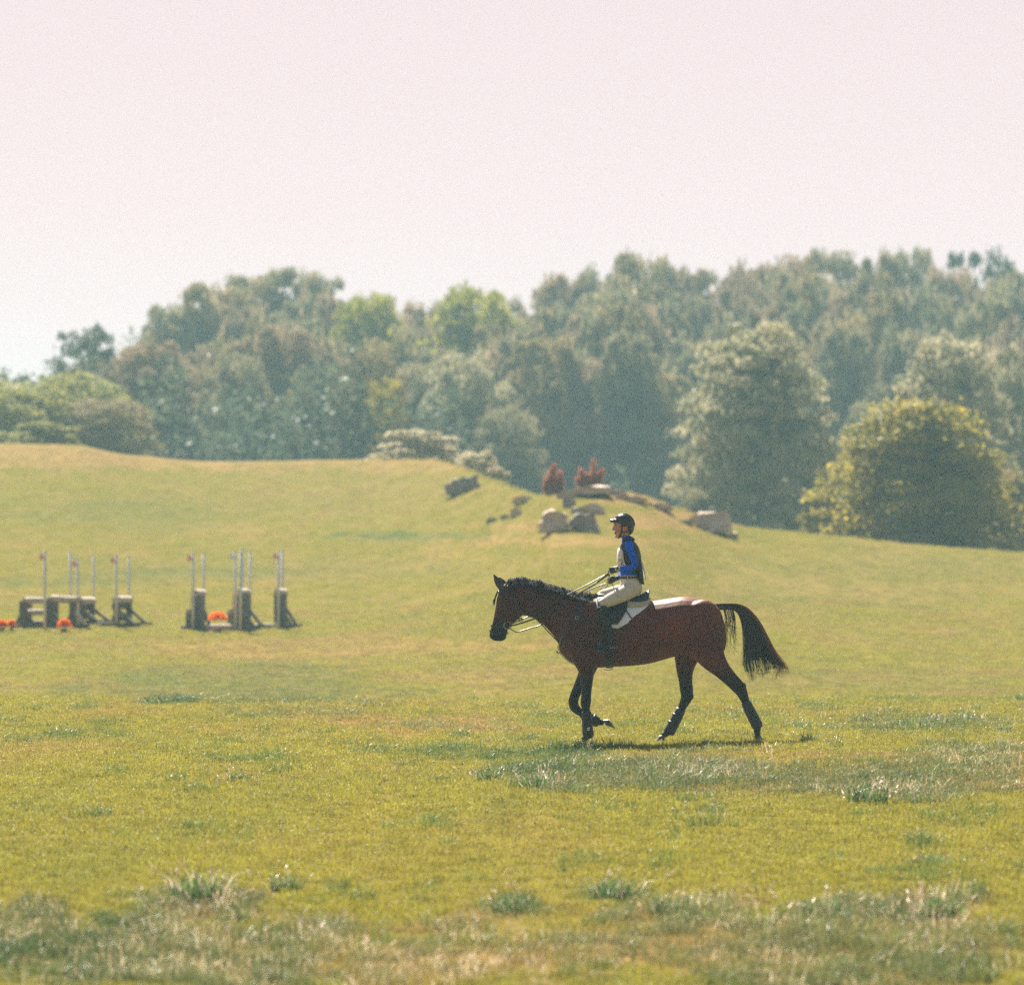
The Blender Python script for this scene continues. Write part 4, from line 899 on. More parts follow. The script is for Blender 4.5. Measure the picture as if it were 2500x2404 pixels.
legboot([(664, 1262, 27), (667, 1290, 31), (670, 1345, 31), (673, 1385, 33), (676, 1404, 33), (672, 1416, 28)], YF, '', [(667, 1300), (670, 1345), (673, 1385)], True)
legboot([(640, 1278, 28), (670, 1296, 31), (705, 1316, 33), (728, 1328, 32), (742, 1332, 26)], -YF, '', [(672, 1296), (705, 1316)])
legboot([(1613, 1205, 29), (1636, 1252, 32), (1660, 1300, 33), (1680, 1340, 34), (1686, 1360, 30)], YH, '', [(1636, 1252), (1660, 1300)])
legboot([(1236, 1252, 29), (1214, 1295, 32), (1190, 1340, 34), (1166, 1385, 35), (1158, 1398, 30)], -YH, '', [(1214, 1295), (1190, 1340)])
# ears
def ear(bx, by, tx, ty, y, wz):
    a, t = P1(bx, by, y), P1(tx, ty, y * 1.15); d = t - a; s = d.cross(Vector((0, 1, 0))).normalized()
    rings = []
    for k, w in ((-.15, .6), (0, .75), (.3, 1), (.6, .8), (.85, .4), (1, .06)): rings.append((a + d * k, s * wz * w, Vector((0, .016 * w + .002, 0))))
    return ring_loft(rings, 12, 3)
obj('ear', ear(160, 530, 111, 446, -.055, .042), hair_m, horse); obj('ear', ear(180, 520, 141, 462, .055, .040), hair_m, horse)
for s_ in (-1, 1):
    p, nn = surf(156, 584, s_, -.006); e_ = obj('eye', ball(p, (.021, .012, .018)), eye_m, horse)
    p, nn = surf(104, 800, s_, -.004); obj('nostril', ball(p, (.012, .008, .018)), eye_m, horse)
# hair: tapered strands
def strands(paths, r0=.003, r1=.0008, sides=3):
    V = []; Fc = []
    for P in paths:
        n = len(P); k0 = len(V)
        for i in range(n):
            t = (P[min(i + 1, n - 1)] - P[max(i - 1, 0)]).normalized(); a = t.cross(Vector((0, 1, .13))).normalized(); b_ = t.cross(a); r = r0 + (r1 - r0) * (i / (n - 1)) ** 2
            for k in range(sides): V.append(P[i] + (a * math.cos(2.094 * k) + b_ * math.sin(2.094 * k)) * r)
        for i in range(n - 1):
            for k in range(sides):
                k2 = (k + 1) % sides; Fc.append((k0 + i * sides + k, k0 + i * sides + k2, k0 + (i + 1) * sides + k2, k0 + (i + 1) * sides + k))
    return V, Fc
rr = random.Random(5)
def tail_path(end, off, spread, n=9, lag=0.):
    guide = [(1425, 640), (1490, 634), (1555, 636), (1605, 665), (1645, 735), (1668, 830), (1684, 920), (1700, 985)]
    pts = []
    for i, (a, b_) in enumerate(guide):
        f = i / 7.; w = spread * (.2 + .8 * f)
        pts.append([a + off[0] * 34 * w * (1 + .3 * f) + (end[0] - 1700) * .60 * max(0, (f - .3) / .7) ** 1.7, b_ - off[0] * 14 * (1 - f) + lag * f * 20, off[1] * (.022 + .055 * f)])
    pts.append([end[0], end[1], off[1] * .10])
    return [P1(p[0], p[1], p[2]) for p in cr(pts, 3)]
paths = []; tips = []
locks = []
for i in range(40):
    u = (i + rr.random()) / 40
    locks.append((1652 + 195 * u ** 1.25 + rr.uniform(-8, 8), 1134 - 84 * u + rr.uniform(-26, 14), u, rr.uniform(-1, 1), rr.uniform(.80, 1.0)))
for i in range(850):
    ex, ey, u, yy, cut = rr.choice(locks)
    p_ = tail_path((ex + rr.gauss(0, 9), ey + rr.gauss(0, 12)), ((u * 2 - 1) * 1.0 + rr.gauss(0, .16), max(-1, min(1, yy + rr.gauss(0, .3)))), 1.3)
    paths.append(p_[:max(8, int(len(p_) * cut * (1 if rr.random() < .75 else rr.uniform(.8, 1))))])
for i in range(110):
    ex = 1770 + 118 * rr.random() ** .8; ey = 1082 - (ex - 1770) * .50 + rr.uniform(-25, 18)
    tips.append(tail_path((ex, ey), (1.0 + rr.uniform(-.3, .3), rr.uniform(-1, 1)), 1.1))
obj('tail', merge([strands(paths, .0036, .0012), ring_loft([(P1(1405, 640), Vector((.0, 0, .05)), Vector((0, .05, 0))), (P1(1470, 640), Vector((.0, 0, .036)), Vector((0, .036, 0))), (P1(1560, 650), Vector((.018, 0, .026)), Vector((0, .03, 0))), (P1(1620, 730), Vector((.035, 0, .01)), Vector((0, .03, 0))), (P1(1650, 850), Vector((.04, 0, .0)), Vector((0, .03, 0))), (P1(1675, 960), Vector((.03, 0, 0)), Vector((0, .02, 0)))], 10, 3)]), hair_m, horse, label='long black tail carried away from the hindquarters')
obj('tail_ends', strands(tips, .0025, .0008), tip_m, horse)  # orange-brown colour paints in backlight through the thin black hair ends
wisp = []
for i in range(46):
    x0 = 1480 + rr.random() * 60; l = rr.uniform(60, 260); dx = rr.uniform(10, 60)
    wisp.append([P1(*p) for p in cr([[x0, 640, rr.uniform(-.03, .03)], [x0 + 15, 680 + l * .2, rr.uniform(-.04, .04)], [x0 + 8 + rr.uniform(-12, 12), 700 + l * .6, rr.uniform(-.04, .04)], [x0 + dx, 690 + l, 0]], 4)])
obj('tail_wisps', strands(wisp, .0028, .0008), hair_m, horse)
# mane: short wavy hanks lying over the crest and ruffled up
crest = [(196, 500), (240, 487), (300, 486), (400, 510), (500, 540), (560, 558), (620, 578), (680, 590), (730, 592)]
mane = []; cg = cr(crest, 20)
for i in range(3000):
    f = rr.random(); q = cg[int(f * (len(cg) - 1))]; hank = math.sin(f * 60) * .3 + math.sin(f * 37 + 1) * .3 + math.sin(f * 211 + 2) * .25 + rr.uniform(-.4, .4)
    side = -1 if rr.random() < .62 else 1
    l = rr.uniform(26, 50) * (.9 + .35 * hank) ; h0 = rr.uniform(3, 20) * (1 + .6 * max(0, hank)) + (10 if f > .78 else 0); y0 = rr.uniform(-.02, .02)
    mane.append([P1(*p) for p in cr([[q[0] + rr.uniform(-6, 6), q[1] + 8, y0], [q[0] + 4 + rr.uniform(-8, 8), q[1] - h0, y0 + side * .018], [q[0] + 12 + hank * 9 + rr.uniform(-8, 8), q[1] - h0 * .2 + 4, side * (.055 + .02 * rr.random())], [q[0] + 16 + hank * 14 + rr.uniform(-10, 10), q[1] + l * .75, side * (.078 + .03 * f + .03 * rr.random())]], 2)])
obj('mane', strands(mane, .0032, .0010), mane_m, horse)
fl = []
for i in range(60):
    fl.append([P1(*p) for p in cr([[165 + rr.uniform(-8, 8), 515, rr.uniform(-.03, .03)], [138 + rr.uniform(-4, 4), 545, rr.uniform(-.03, .03)], [122 + rr.uniform(-4, 4), 580, rr.uniform(-.03, .03)], [110 + rr.uniform(-6, 8), 600 + rr.uniform(0, 36), rr.uniform(-.03, .03)]], 3)])
obj('forelock', strands(fl, .003, .001), hair_m, horse)

# ------------------------------------------------------------------ bridle
def strap_on(pts, w, m, parent, name='strap', side=-1, off=.007, th=.0035):
    q = cr([list(p) for p in pts], 5); P, N = [], []
    for a, b_ in q:
        p, nn = surf(a, b_, side, off); P.append(p); N.append(nn)
    return obj(name, ribbon(P, N, w, th, 1), m, parent)
def band(front, back, hw, w, m, parent, name, sc=1.06, slant=(0, 0)):
    a, b_ = P1(*front), P1(*back); c = (a + b_) / 2; ax = (a - b_) / 2; nrm = ax.cross(Vector((0, 1, 0))).normalized()
    rings = []
    V = []; Fc = []; ns = 28
    for k in range(ns):
        t = 2 * math.pi * k / ns; d = ax * math.cos(t) + Vector((0, hw, 0)) * math.sin(t); rad = d.normalized()
        for (o1, o2) in ((-.5, 0), (.5, 0), (.5, .006), (-.5, .006)): V.append(c + d * sc + nrm * w * o1 + rad * o2)
    for k in range(ns):
        k2 = (k + 1) % ns
        for j in range(4): j2 = (j + 1) % 4; Fc.append((k * 4 + j, k2 * 4 + j, k2 * 4 + j2, k * 4 + j2))
    return obj(name, (V, Fc), m, parent, False)
bridle = thing('bridle', 'black leather bridle with round bit rings worn by the horse', 'bridle', (0, HY, 0))
band((98, 752), (206, 768), .058, .022, black_leather, bridle, 'noseband')
band((90, 782), (193, 796), .060, .016, black_leather, bridle, 'flash_strap')
band((142, 548), (212, 556), .088, .020, black_leather, bridle, 'browband', 1.05)
for s_ in (-1, 1):
    strap_on([(196, 512), (190, 560), (184, 620), (180, 680), (180, 730)], .017, black_leather, bridle, 'cheek_strap', s_)
    strap_on([(205, 505), (228, 580), (262, 640), (282, 672)], .014, black_leather, bridle, 'throat_strap', s_)
    c = surf(192, 748, s_, .014)[0]
    ringp = [c + Vector((math.cos(t) * .043, 0, math.sin(t) * .043)) for t in np.linspace(0, 2 * math.pi, 25)]
    obj('bit_ring', tube(ringp, .0045, 8, 1), steel, bridle)
    p = surf(146, 548, s_, .012)[0]; obj('browband_stud', ball(p, .010), steel, bridle)
band((185, 497), (228, 503), .07, .03, black_leather, bridle, 'headpiece', 1.12)

# ------------------------------------------------------------------ reins, martingale, breastplate
def P2(zx, zy, y=0.): return Vector(((130 + .159151 * zx) / 212., y, (585 - .159151 * zy) / 212.))
K2 = .159151 / 212.
rein_m = mat('rein_leather', (.055, .035, .026), .4, .6); rein_l = mat('pale_rein', (.40, .30, .24), .45)
HN = P2(655, 1065, -.075); HF = P2(625, 1215, .07)
reins = thing('reins', 'brown leather reins running from the bit to the gloved hands', 'reins', (0, HY, 0))
def free_strap(pts, w, m, parent, name, th=.003, sub=4):
    pts = [Vector(p) for p in pts]; N = [Vector((0, -1, 0))] * len(pts)
    return obj(name, ribbon(pts, N, w, th, sub), m, parent)
c = surf(192, 748, -1, .018)[0]
free_strap([c, P1(280, 714, -.10), surf(370, 672, -1, .012)[0], surf(450, 625, -1, .012)[0], surf(520, 585, -1, .02)[0], P1(640, 522, -.13), HN], .012, rein_m, reins, 'near_rein')
free_strap([c + Vector((0, -.004, -.01)), P1(280, 735, -.11), surf(400, 690, -1, .014)[0], surf(520, 630, -1, .014)[0], surf(600, 580, -1, .02)[0], P1(690, 520, -.13), HN + Vector((.005, 0, -.01))], .018, black_leather, reins, 'near_rein')
c2 = surf(192, 748, 1, .018)[0]
free_strap([c2, P1(245, 790, .12), P1(330, 768, .13), P1(405, 742, .15), P1(540, 640, .17), P1(640, 560, .14), HF], .016, rein_l, reins, 'far_rein')
free_strap([HN + Vector((.01, .02, 0)), P2(650, 1190, -.02), P2(640, 1260, .02), P2(540, 1310, .05), HF], .014, rein_l, reins, 'rein_loop')
bp = thing('breastplate', 'black leather breastplate with martingale straps across the horse chest', 'breastplate', (0, HY, 0))
for s_ in (-1, 1):
    strap_on([(640, 588), (622, 620), (616, 660), (606, 705)], .024, black_leather, bp, 'shoulder_strap', s_)
    strap_on([(606, 705), (560, 775), (520, 835), (507, 870)], .026, black_leather, bp, 'chest_strap', s_)
    strap_on([(606, 705), (650, 712), (700, 722), (750, 735)], .020, black_leather, bp, 'side_strap', s_)
    c = surf(606, 705, s_, .012)[0]
    obj('ring', tube([c + Vector((math.cos(t) * .018, 0, math.sin(t) * .018)) for t in np.linspace(0, 6.283, 15)], .004, 6, 1), steel, bp)
P, N = [], []
for a, b_ in cr([[503, 850], [509, 890], [528, 930], [565, 975], [600, 1000]], 4):
    h = HB.find_nearest(P1(a - 20, b_ + 20, 0.)); P.append(h[0] + h[1] * .008); N.append(h[1])
obj('breast_strap', ribbon(P, N, .03, .004, 1), black_leather, bp)
free_strap([P1(512, 905, -.02), P1(497, 915, -.02), P1(488, 902, -.02)], .02, rein_l, bp, 'loose_end')
for s_ in (-1, 1):
    free_strap([P1(508, 862, s_ * .04), P1(440, 790, s_ * .10), P1(345, 700, s_ * .12), P1(272, 716, s_ * .105)], .012, black_leather, bp, 'martingale_fork')
    c = P1(272, 716, s_ * .108); obj('ring', tube([c + Vector((math.cos(t) * .02, 0, math.sin(t) * .02)) for t in np.linspace(0, 6.283, 15)], .005, 6, 1), black_leather, bp)

# ------------------------------------------------------------------ saddle
saddle = thing('saddle', 'black jumping saddle on a white pad with cream fleece edging', 'saddle', (0, HY, 0))
def draped(outline, off, m, name, parent, th=.012, side=-1, res=10):
    """a sheet laid on the horse's flank with the given outline (zoom coords)"""
    import itertools
    O = [Vector(p) for p in outline]
    def inside(x, y):
        c = False; j = len(O) - 1
        for i in range(len(O)):
            if (O[i].y > y) != (O[j].y > y) and x < (O[j].x - O[i].x) * (y - O[i].y) / (O[j].y - O[i].y) + O[i].x: c = not c
            j = i
        return c
    bm = bmesh.new(); vs = [bm.verts.new((p.x, p.y, 0)) for p in O]; bm.faces.new(vs)
    bmesh.ops.triangulate(bm, faces=bm.faces[:])
    xs = [p.x for p in O]; ys = [p.y for p in O]
    for x in np.arange(min(xs), max(xs), 12): 
        g = bm.faces[:] + bm.edges[:] + bm.verts[:]; bmesh.ops.bisect_plane(bm, geom=g, plane_co=(x, 0, 0), plane_no=(1, 0, 0))
    for y in np.arange(min(ys), max(ys), 12):
        g = bm.faces[:] + bm.edges[:] + bm.verts[:]; bmesh.ops.bisect_plane(bm, geom=g, plane_co=(0, y, 0), plane_no=(0, 1, 0))
    for v in bm.verts:
        p = P1(v.co.x, v.co.y, side * 2.); h = HB.ray_cast(p, Vector((0, -side, 0)))
        if h[0] is None or abs(h[1].y) < .15:
            q = HB.find_nearest(P1(v.co.x, v.co.y + 4, side * .06)); pos = q[0] + q[1] * off; 
            v.co = pos
        else: v.co = h[0] + h[1] * off
    bmesh.ops.recalc_face_normals(bm, faces=bm.faces)
    o = obj(name, bm, m, parent); s = o.modifiers.new('s', 'SOLIDIFY'); s.thickness = th; s.offset = 0
    return o
for s_ in (-1, 1):
    draped([(720, 598), (760, 590), (850, 606), (950, 612), (1040, 606), (1046, 622), (1010, 655), (945, 700), (905, 740), (850, 768), (780, 764), (735, 700)], .012, white_cloth, 'saddle_pad', saddle, .012, s_)
    draped([(905, 612), (960, 618), (1038, 590), (1050, 600), (1042, 628), (1000, 646), (935, 652), (905, 645)], .030, cream, 'fleece_edge', saddle, .03, s_)
    draped([(728, 600), (790, 590), (850, 606), (940, 614), (912, 640), (890, 690), (850, 745), (790, 742), (745, 700)], .030, black_leather, 'saddle_flap', saddle, .014, s_)
    strap_on([(898, 662), (918, 692), (940, 722)], .014, black_leather, saddle, 'pad_strap', s_, .026)
    strap_on([(792, 740), (800, 820), (806, 900), (806, 960), (804, 998)], .085, black_leather, saddle, 'girth', s_, .012, .006)
# seat: swells from pommel to cantle
seat = slices([(728, 560, 735, 600, .045), (770, 560, 775, 612, .07), (830, 580, 835, 622, .11), (900, 590, 905, 632, .14), (955, 580, 960, 634, .165), (1000, 558, 1002, 632, .165), (1030, 540, 1030, 625, .13), (1040, 545, 1042, 600, .08)])
obj('seat', solidify([seat], .01, 4), black_leather, saddle)
obj('cantle', tube([P1(1030, 575, -.13), P1(1036, 550, -.07), P1(1037, 541, 0), P1(1036, 550, .07), P1(1030, 575, .13)], .012, 8, 4), black_leather, saddle)
obj('girth_buckle', tube([P1(768, 1012, -.14), P1(800, 1016, -.12), P1(826, 1006, -.14)], .004, 6, 3), rein_m, saddle)

# ------------------------------------------------------------------ the rider
skin_m = mat('skin', (.50, .26, .18), .5, .4, noise=(30, (.54, .29, .21), .2)); skin_m.node_tree.nodes['Principled BSDF'].inputs['Subsurface Weight'].default_value = .1
skin_m.node_tree.nodes['Principled BSDF'].inputs['Subsurface Radius'].default_value = (.02, .01, .005)
blue_m = mat('blue_shirt', (.001, .10, .72), .8, .12, bump=(25, .4, .01)); vest_m = mat('black_vest', (.010, .012, .013), .65, .4, bump=(22, .3, .01))
breech_m = mat('beige_breeches', (.60, .55, .45), .85, .3, bump=(14, .5, .012)); tall_m = mat('tall_boot', (.006, .009, .012), .42, .3); glove_m = mat('black_glove', (.010, .011, .013), .6)
helmet_m = mat('navy_helmet', (.010, .013, .020), .32, .6, noise=(60, (.014, .018, .028), .2)); helmet_g = mat('grey_helmet_glint', (.33, .31, .29), .6)
lip_m = mat('lip', (.42, .10, .09), .4); teeth_m = mat('teeth', (.75, .70, .62), .3); mouth_m = mat('mouth', (.05, .012, .012), .5)
rider = thing('person', 'smiling rider in blue shirt, black vest, beige breeches and dark helmet on the bay horse', 'person', (0, HY, 0))
def sl2(rows, sub=4, nseg=22): return slices(rows, sub, nseg, P2)
def sc(rows, k):
    out = []
    for r in rows:
        mx, my = (r[0] + r[2]) / 2, (r[1] + r[3]) / 2
        out.append((mx + (r[0] - mx) * k, my + (r[1] - my) * k, mx + (r[2] - mx) * k, my + (r[3] - my) * k, r[4] * k) + tuple(r[5:]))
    return out
trunk_rows = [(905, 1400, 1150, 1385, .15), (850, 1290, 1180, 1300, .180), (846, 1180, 1155, 1195, .165), (848, 1095, 1108, 1105, .135), (838, 1000, 1110, 1005, .140), (822, 880, 1125, 885, .155), (825, 760, 1125, 765, .165), (845, 660, 1095, 655, .175), (870, 590, 1050, 580, .150), (885, 540, 1010, 530, .085)]
neck_rows = [(885, 560, 1010, 545, .060), (880, 490, 985, 480, .054), (872, 420, 985, 420, .055), (868, 380, 990, 380, .055)]
head_rows = [(840, 190, 960, 190, .050), (775, 240, 1020, 240, .068), (750, 290, 1035, 295, .075), (746, 340, 1030, 350, .076), (748, 385, 1012, 400, .073), (762, 430, 985, 445, .068), (772, 470, 950, 480, .060), (782, 500, 900, 508, .046), (792, 520, 850, 524, .028)]
near_arm = [(975, 600, -.150, 66, .9), (972, 650, -.185, 66, .9), (1000, 740, -.205, 60, .95), (1035, 840, -.215, 54, .95), (1065, 915, -.215, 50, 1.), (1040, 960, -.205, 50, 1.), (960, 985, -.175, 47, 1.), (890, 992, -.135, 40, 1.), (835, 995, -.110, 33, .9)]
far_arm = [(975, 600, .150, 66, .9), (972, 650, .185, 66, .9), (1000, 760, .205, 60, .95), (1030, 880, .215, 54, .95), (1040, 960, .215, 50, 1.), (980, 1020, .195, 48, 1.), (900, 1080, .15, 42, 1.), (840, 1115, .11, 37, 1.), (800, 1138, .085, 32, .9)]
near_leg = [(1060, 1290, -.09, 125, .8), (960, 1340, -.15, 124, .8), (840, 1398, -.215, 116, .8), (700, 1462, -.265, 104, .8), (590, 1515, -.300, 84, .85), (530, 1550, -.310, 78, .9)]
far_leg = [(1060, 1280, .09, 120, .8), (940, 1320, .15, 112, .8), (800, 1350, .215, 100, .8), (680, 1380, .265, 90, .8), (590, 1400, .300, 84, .85), (545, 1440, .310, 78, .9), (520, 1540, .315, 66, .9)]
# skin: one continuous figure from head to ankles
shin_n = [P1(752, 655, -.315), P1(775, 740, -.335), P1(795, 815, -.330), P1(806, 865, -.325)]
shin_f = [P1(745, 635, .315), P1(770, 720, .335), P1(790, 800, .330), P1(805, 855, .325)]
nose = tube([P2(752, 330, 0), P2(738, 365, 0), P2(728, 392, 0), P2(742, 402, 0)], [.008, .011, .013, .010], 8, 3)
body_parts = [sl2(sc(trunk_rows, .9)), sl2(neck_rows), sl2(head_rows), nose, ball(P2(778, 505, 0), (.016, .02, .015)), ball(P2(752, 310, 0), (.008, .045, .008)),
              ball(P2(764, 424, 0), (.009, .022, .006)), ball(P2(772, 462, 0), (.009, .02, .006)), ball(P2(790, 400, -.05), (.022, .022, .02)), ball(P2(790, 400, .05), (.022, .022, .02)),
              ball(P2(925, 375, -.076), (.014, .010, .026)), ball(P2(925, 375, .076), (.014, .010, .026))]
for l in (near_arm, far_arm, near_leg, far_leg): body_parts.append(limb([(a, b_, y, r * .86, q) for a, b_, y, r, q in l], P2, K2))
body_parts += [tube(shin_n, [.052, .052, .036, .032], 12, 3), tube(shin_f, [.052, .052, .036, .032], 12, 3)]
obj('body', solidify(body_parts, .0052, 3, .5), skin_m, rider)
# face details
for s_ in (-1, 1):
    obj('eye', ball(P2(768, 338, s_ * .032), (.007, .011, .0055)), eye_m, rider)
    obj('eyebrow', tube([P2(757, 318, s_ * .018), P2(762, 310, s_ * .035), P2(778, 318, s_ * .055)], .003, 6, 3), mat('brow', (.05, .03, .02), .8) if s_ == -1 else bpy.data.materials['brow'], rider)
obj('mouth', ball(P2(768, 444, 0), (.013, .027, .011)), mouth_m, rider)
obj('teeth', ball(P2(763, 434, 0), (.010, .023, .0045)), teeth_m, rider)
obj('lips', merge([tube([P2(778, 438, -.032), P2(762, 428, -.015), P2(759, 427, 0), P2(762, 428, .015), P2(778, 438, .032)], .0035, 6, 3), tube([P2(780, 442, -.032), P2(768, 464, -.014), P2(765, 466, 0), P2(768, 464, .014), P2(780, 442, .032)], .0038, 6, 3)]), lip_m, rider)
# shirt
shirt = solidify([sl2(trunk_rows[2:]), sl2([(872, 575, 1020, 560, .085), (868, 530, 1012, 515, .068), (868, 490, 1000, 478, .060)]), limb(near_arm, P2, K2), limb(far_arm, P2, K2)], .006, 3, .5)
obj('shirt', shirt, blue_m, rider)
# breeches
obj('breeches', solidify([sl2(sc(trunk_rows[:3], 1.02) + [(850, 1112, 1106, 1120, .139)]), limb(near_leg, P2, K2), limb(far_leg, P2, K2)], .006, 4, .5), breech_m, rider)
# vest with a tail at the back
vest = solidify([sl2([(872, 590, 1045, 560, .110), (838, 650, 1110, 630, .186), (812, 740, 1150, 735, .180), (806, 850, 1170, 860, .172), (812, 930, 1182, 980, .160), (826, 985, 1190, 1060, .152)]),
                 sl2([(1040, 980, 1192, 1030, .135), (1085, 1080, 1198, 1120, .130), (1125, 1160, 1208, 1190, .115), (1165, 1228, 1218, 1238, .09)]),
                 tube([P2(890, 600, -.10), P2(930, 545, -.105), P2(1000, 530, -.10), P2(1050, 570, -.10)], .026, 10, 3), tube([P2(890, 600, .10), P2(930, 545, .105), P2(1000, 530, .10), P2(1050, 570, .10)], .026, 10, 3)], .006, 4, .5)
obj('vest', vest, vest_m, rider)
# belt, loops, buckle
def ringband(r, w, m, name, sc_=1.03, th=.006, parent=rider, span=None):
    a, b_ = P2(r[0], r[1]), P2(r[2], r[3]); c = (a + b_) / 2; ax = (a - b_) / 2; nrm = ax.cross(Vector((0, 1, 0))).normalized(); V = []; Fc = []; ns = 40
    for k in range(ns):
        t = 2 * math.pi * k / ns; d = ax * math.cos(t) + Vector((0, r[4], 0)) * math.sin(t); rad = d.normalized()
        for (o1, o2) in ((-.5, 0), (.5, 0), (.5, th), (-.5, th)): V.append(c + d * sc_ + nrm * w * o1 + rad * o2)
    for k in range(ns):
        k2 = (k + 1) % ns
        for j in range(4): j2 = (j + 1) % 4; Fc.append((k * 4 + j, k2 * 4 + j, k2 * 4 + j2, k * 4 + j2))
    return obj(name, (V, Fc), m, parent, False)
belt = ringband((850, 1125, 1106, 1133, .142), .032, black_leather, 'belt', 1.03)
ringband((850, 1098, 1106, 1104, .140), .008, breech_m, 'waistband', 1.03); 
for a in (860, 952, 1088):
    t = math.acos(max(-1, min(1, (978 - a) / 128.))); y = -.150 * math.sin(t) - .006
    obj('belt_loop', tube([P2(a, 1098, y), P2(a, 1128, y - .006), P2(a + 2, 1160, y)], .0045, 6, 2), breech_m, rider)
obj('belt_buckle', ball(P2(1003, 1125, -.160), (.008, .003, .006)), steel, rider)
# bib number, front and back
def sheet(P, m, name, parent, th=.003):
    nr_, nc_ = len(P), len(P[0]); V = [p for row in P for p in row]; Fc = [(i * nc_ + j, i * nc_ + j + 1, (i + 1) * nc_ + j + 1, (i + 1) * nc_ + j) for i in range(nr_ - 1) for j in range(nc_ - 1)]
    o = obj(name, (V, Fc), m, parent); s = o.modifiers.new('s', 'SOLIDIFY'); s.thickness = th; return o
bibm = mat('bib_cloth', (.66, .62, .62), .8, bump=(30, .5, .01))
VB = bvh_of(vest)
def on_vest(zx, zy, y, dx):
    p = P2(zx, zy, y); h = VB.ray_cast(p + Vector((dx * -1., 0, 0)), Vector((dx, 0, 0)))
    return (h[0] + h[1] * .012) if h[0] is not None else p
rows_ = []
for zy, ztop in [(680, 0), (720, 0), (770, 0), (830, 0), (880, 0), (930, 0), (975, 0)]:
    rows_.append([on_vest(830, zy, y, 1.) for y in np.linspace(-.150 if zy > 700 else -.12, .145, 12)])
bib = sheet(rows_, bibm, 'bib', rider)
strok = [on_vest(830, b_, y, 1.) + Vector((-.006, -.002, 0)) for y, b_ in ((-.105, 862), (-.12, 850), (-.135, 862), (-.137, 890), (-.122, 915), (-.105, 930), (-.118, 926), (-.14, 936))]
obj('number', tube(strok, .0035, 6, 3), black_leather, bib)
rows_ = []
for zy in (890, 930, 980, 1040, 1090, 1130, 1155):
    rows_.append([on_vest(1180, zy, y, -1.) + Vector((.010 * (zy - 880) / 200., 0, 0)) for y in np.linspace(-.085, .085, 8)])
sheet(rows_, bibm, 'bib', rider, .006)
# gloved hands: palm, four fingers curled round the rein, thumb on top
def hand(wx, wy, y, kx, ky, side, m=glove_m):
    W = P2(wx, wy, y); Kn = P2(kx, ky, y * .9); d = (Kn - W); L_ = d.length; t = d.normalized(); up = Vector((0, 1, 0)).cross(t).normalized()
    if up.z < 0: up = -up
    ps = [tube([W - t * .02, W + t * .02, W + t * L_ * .6, Kn], [.026, .028, .036, .034], 12, 3, .62)]
    inn = Vector((0, side, 0))
    for k in range(4):
        off = up * (.027 - .018 * k); l = (.032, .035, .033, .027)[k]
        a = Kn + off * 1.05; b_ = a + t * l * .8 - inn * 0 + inn * .006; c = b_ - up * .004 + inn * .026 - t * .004; e_ = c - t * .030 + inn * .004
        ps.append(tube([a - t * .02, a, b_, c, e_], [.0095, .010, .0095, .009, .008], 8, 3))
    b0 = W + t * .025 + up * .018 + inn * .01
    ps.append(tube([b0, b0 + t * .03 + up * .014 + inn * .008, b0 + t * .055 + up * .010 + inn * .02, b0 + t * .07 - up * .002 + inn * .026], [.013, .011, .010, .008], 8, 3))
    return solidify(ps, .0035, 2, .5)
obj('glove', hand(842, 995, -.112, 715, 1018, 1), glove_m, rider)
obj('glove', hand(800, 1138, .085, 690, 1172, -1), glove_m, rider)
# watch
w0 = P2(793, 990, -.145); watch = obj('watch', tube([P2(800, 955, -.112), P2(796, 975, -.145), P2(793, 1000, -.146), P2(796, 1028, -.112)], .007, 8, 3, 1.6), black_leather, rider)
obj('dial', tube([w0, w0 + Vector((0, -.006, 0))], .020, 20, 1), mat('dial', (.25, .27, .24), .3), watch)
obj('bezel', tube([w0 + Vector((math.cos(t) * .024, -.005, math.sin(t) * .026)) for t in np.linspace(0, 6.283, 21)], .0042, 8, 1), mat('bezel', (.75, .76, .78), .3), watch)
# tall boots
def tallboot(pts, toe, heel, y, s_):
    ps = [tube(pts, [.066, .064, .066, .050, .045, .046], 16, 3)]
    ps.append(tube([heel + Vector((.012, 0, .01)), heel + Vector((-.05, s_ * .004, .018)), (toe + heel) / 2 + Vector((0, s_ * .01, .012)), toe], [.034, .042, .037, .024], 14, 3, 1.0))
    ps.append(box(heel.x - .045, heel.x + .02, y - .03, y + .03, heel.z - .05, heel.z - .01))
    return solidify(ps, .006, 3, .5)
nb_ = [P1(748, 640, -.318), P1(762, 675, -.330), P1(776, 730, -.340), P1(792, 800, -.338), P1(802, 845, -.334), P1(806, 880, -.334)]
obj('riding_boot', tallboot(nb_, P1(712, 880, -.36), P1(806, 890, -.336), -.336, -1), tall_m, rider)
fb_ = [P1(742, 625, .318), P1(758, 665, .330), P1(772, 720, .340), P1(788, 790, .338), P1(798, 835, .334), P1(802, 872, .334)]
obj('riding_boot', tallboot(fb_, P1(708, 872, .36), P1(802, 882, .336), .336, 1), tall_m, rider)
for s_ in (-1, 1): obj('boot_button', ball(P1(752, 655, s_ * .39), .007), steel, rider)
obj('spur', merge([tube([P1(800, 880, -.385), P1(822, 879, -.382), P1(838, 880, -.345)], .004, 6, 2), tube([P1(838, 880, -.345), P1(850, 881, -.345)], .004, 6, 1)]), steel, rider)
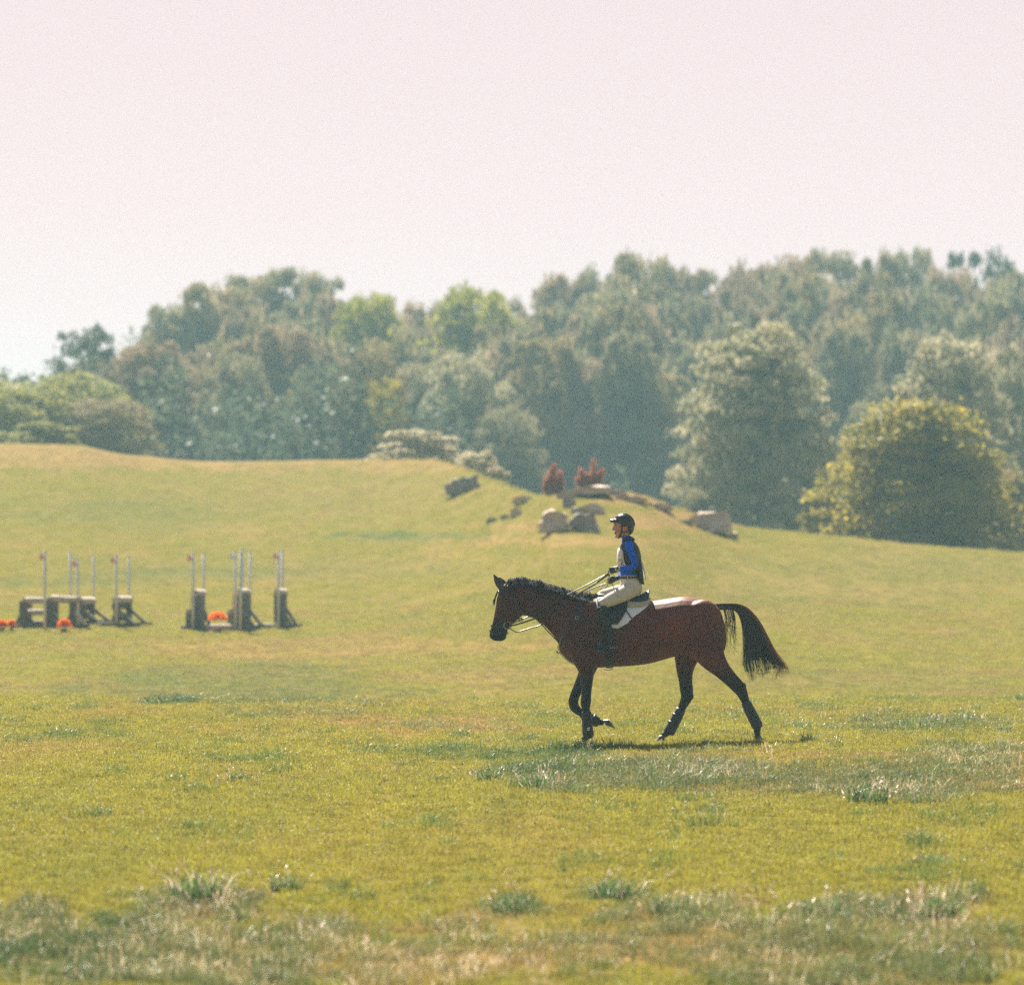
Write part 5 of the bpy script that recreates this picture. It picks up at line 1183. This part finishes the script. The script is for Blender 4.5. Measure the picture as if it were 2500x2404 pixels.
# stirrups belong to the saddle
for s_ in (-1, 1):
    y = s_ * .352; st = mat('blue_stirrup', (.01, .10, .20), .35, metal=.3) if s_ == -1 else bpy.data.materials['blue_stirrup']
    iron = obj('stirrup', merge([tube([P1(735, 895, y - .055), P1(742, 850, y - .05), P1(752, 812, y), P1(742, 850, y + .05), P1(735, 895, y + .055)], .007, 8, 4), box(P1(728, 0).x, P1(752, 0).x, y - .062, y + .062, P1(0, 902).z, P1(0, 894).z)]), st, saddle)
    obj('stirrup_leather', beam(P1(752, 812, y), P1(800, 740, s_ * .31), .004, .024, (1, 0, 0)), black_leather, saddle, False)
# helmet
hl = [(748, 305, 1050, 405, .092), (738, 262, 1066, 345, .100), (752, 222, 1062, 280, .100), (785, 180, 1025, 215, .088), (830, 155, 975, 170, .060), (870, 146, 930, 150, .025)]
peak = sl2([(790, 232, 800, 290, .075), (745, 224, 750, 290, .080), (700, 228, 705, 285, .068), (676, 240, 682, 270, .04)])
rear = sl2([(930, 330, 1062, 345, .088), (950, 390, 1050, 410, .080), (965, 440, 1025, 455, .065), (975, 468, 1005, 475, .04)])
# hollow the front so that the face shows
dome = sl2([(775, 285, 1058, 370, .098)] + hl[1:])
helmet = obj('helmet', solidify([dome, peak, rear], .005, 3, .5), helmet_m, rider)
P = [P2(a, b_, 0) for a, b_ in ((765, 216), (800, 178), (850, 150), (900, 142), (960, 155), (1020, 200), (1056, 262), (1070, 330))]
obj('helmet_glint_strip', ribbon(P, [(p - P2(900, 300)).normalized() for p in P], .075, .004, 3), helmet_g, helmet)  # pale grey strip paints in the sun glint along the helmet top
for s_ in (-1, 1):
    y = s_ * .082
    obj('chin_strap', ribbon([P2(865, 300, y * 1.05), P2(862, 360, y * 1.02), P2(862, 420, y * .93), P2(845, 470, y * .8), P2(825, 512, y * .55), P2(815, 530, 0)], [Vector((0, s_, 0))] * 5 + [Vector((0, 0, -1))], .018, .003, 3), black_leather, helmet)
    obj('ear_strap', ribbon([P2(862, 430, y * .95), P2(900, 435, y * .98), P2(950, 420, y * .95)], [Vector((0, s_, 0))] * 3, .014, .003, 3), black_leather, helmet)
hairb = mat('brown_hair', (.06, .03, .018), .5)
obj('hair', merge([ball(P2(900, 325, s_ * .075), (.035, .008, .018)) for s_ in (-1, 1)] + [ball(P2(985, 420, 0), (.02, .055, .03))]), hairb, rider)
# crop held in the hand
obj('riding_crop', tube([P2(655, 1020, -.10), P2(690, 1150, -.12), P2(742, 1290, -.16), P2(800, 1420, -.34)], [.006, .005, .004, .003], 8, 3), black_leather, None, label='thin black riding crop held in the gloved hand, pointing down to the thigh', category='riding crop').location = (0, HY, 0)

# ------------------------------------------------------------------ haze
hz = bpy.data.materials.new('haze'); hz.use_nodes = True; n = hz.node_tree; n.nodes.clear()
o_ = n.nodes.new('ShaderNodeOutputMaterial'); pv = n.nodes.new('ShaderNodeVolumePrincipled'); pv.inputs['Color'].default_value = (.50, .84, .97, 1); pv.inputs['Density'].default_value = .00060; pv.inputs['Anisotropy'].default_value = .0
n.links.new(pv.outputs[0], o_.inputs['Volume'])
obj('haze', box(-1540, 1540, -80, 1460, -18, 40), hz, None, False, kind='stuff')
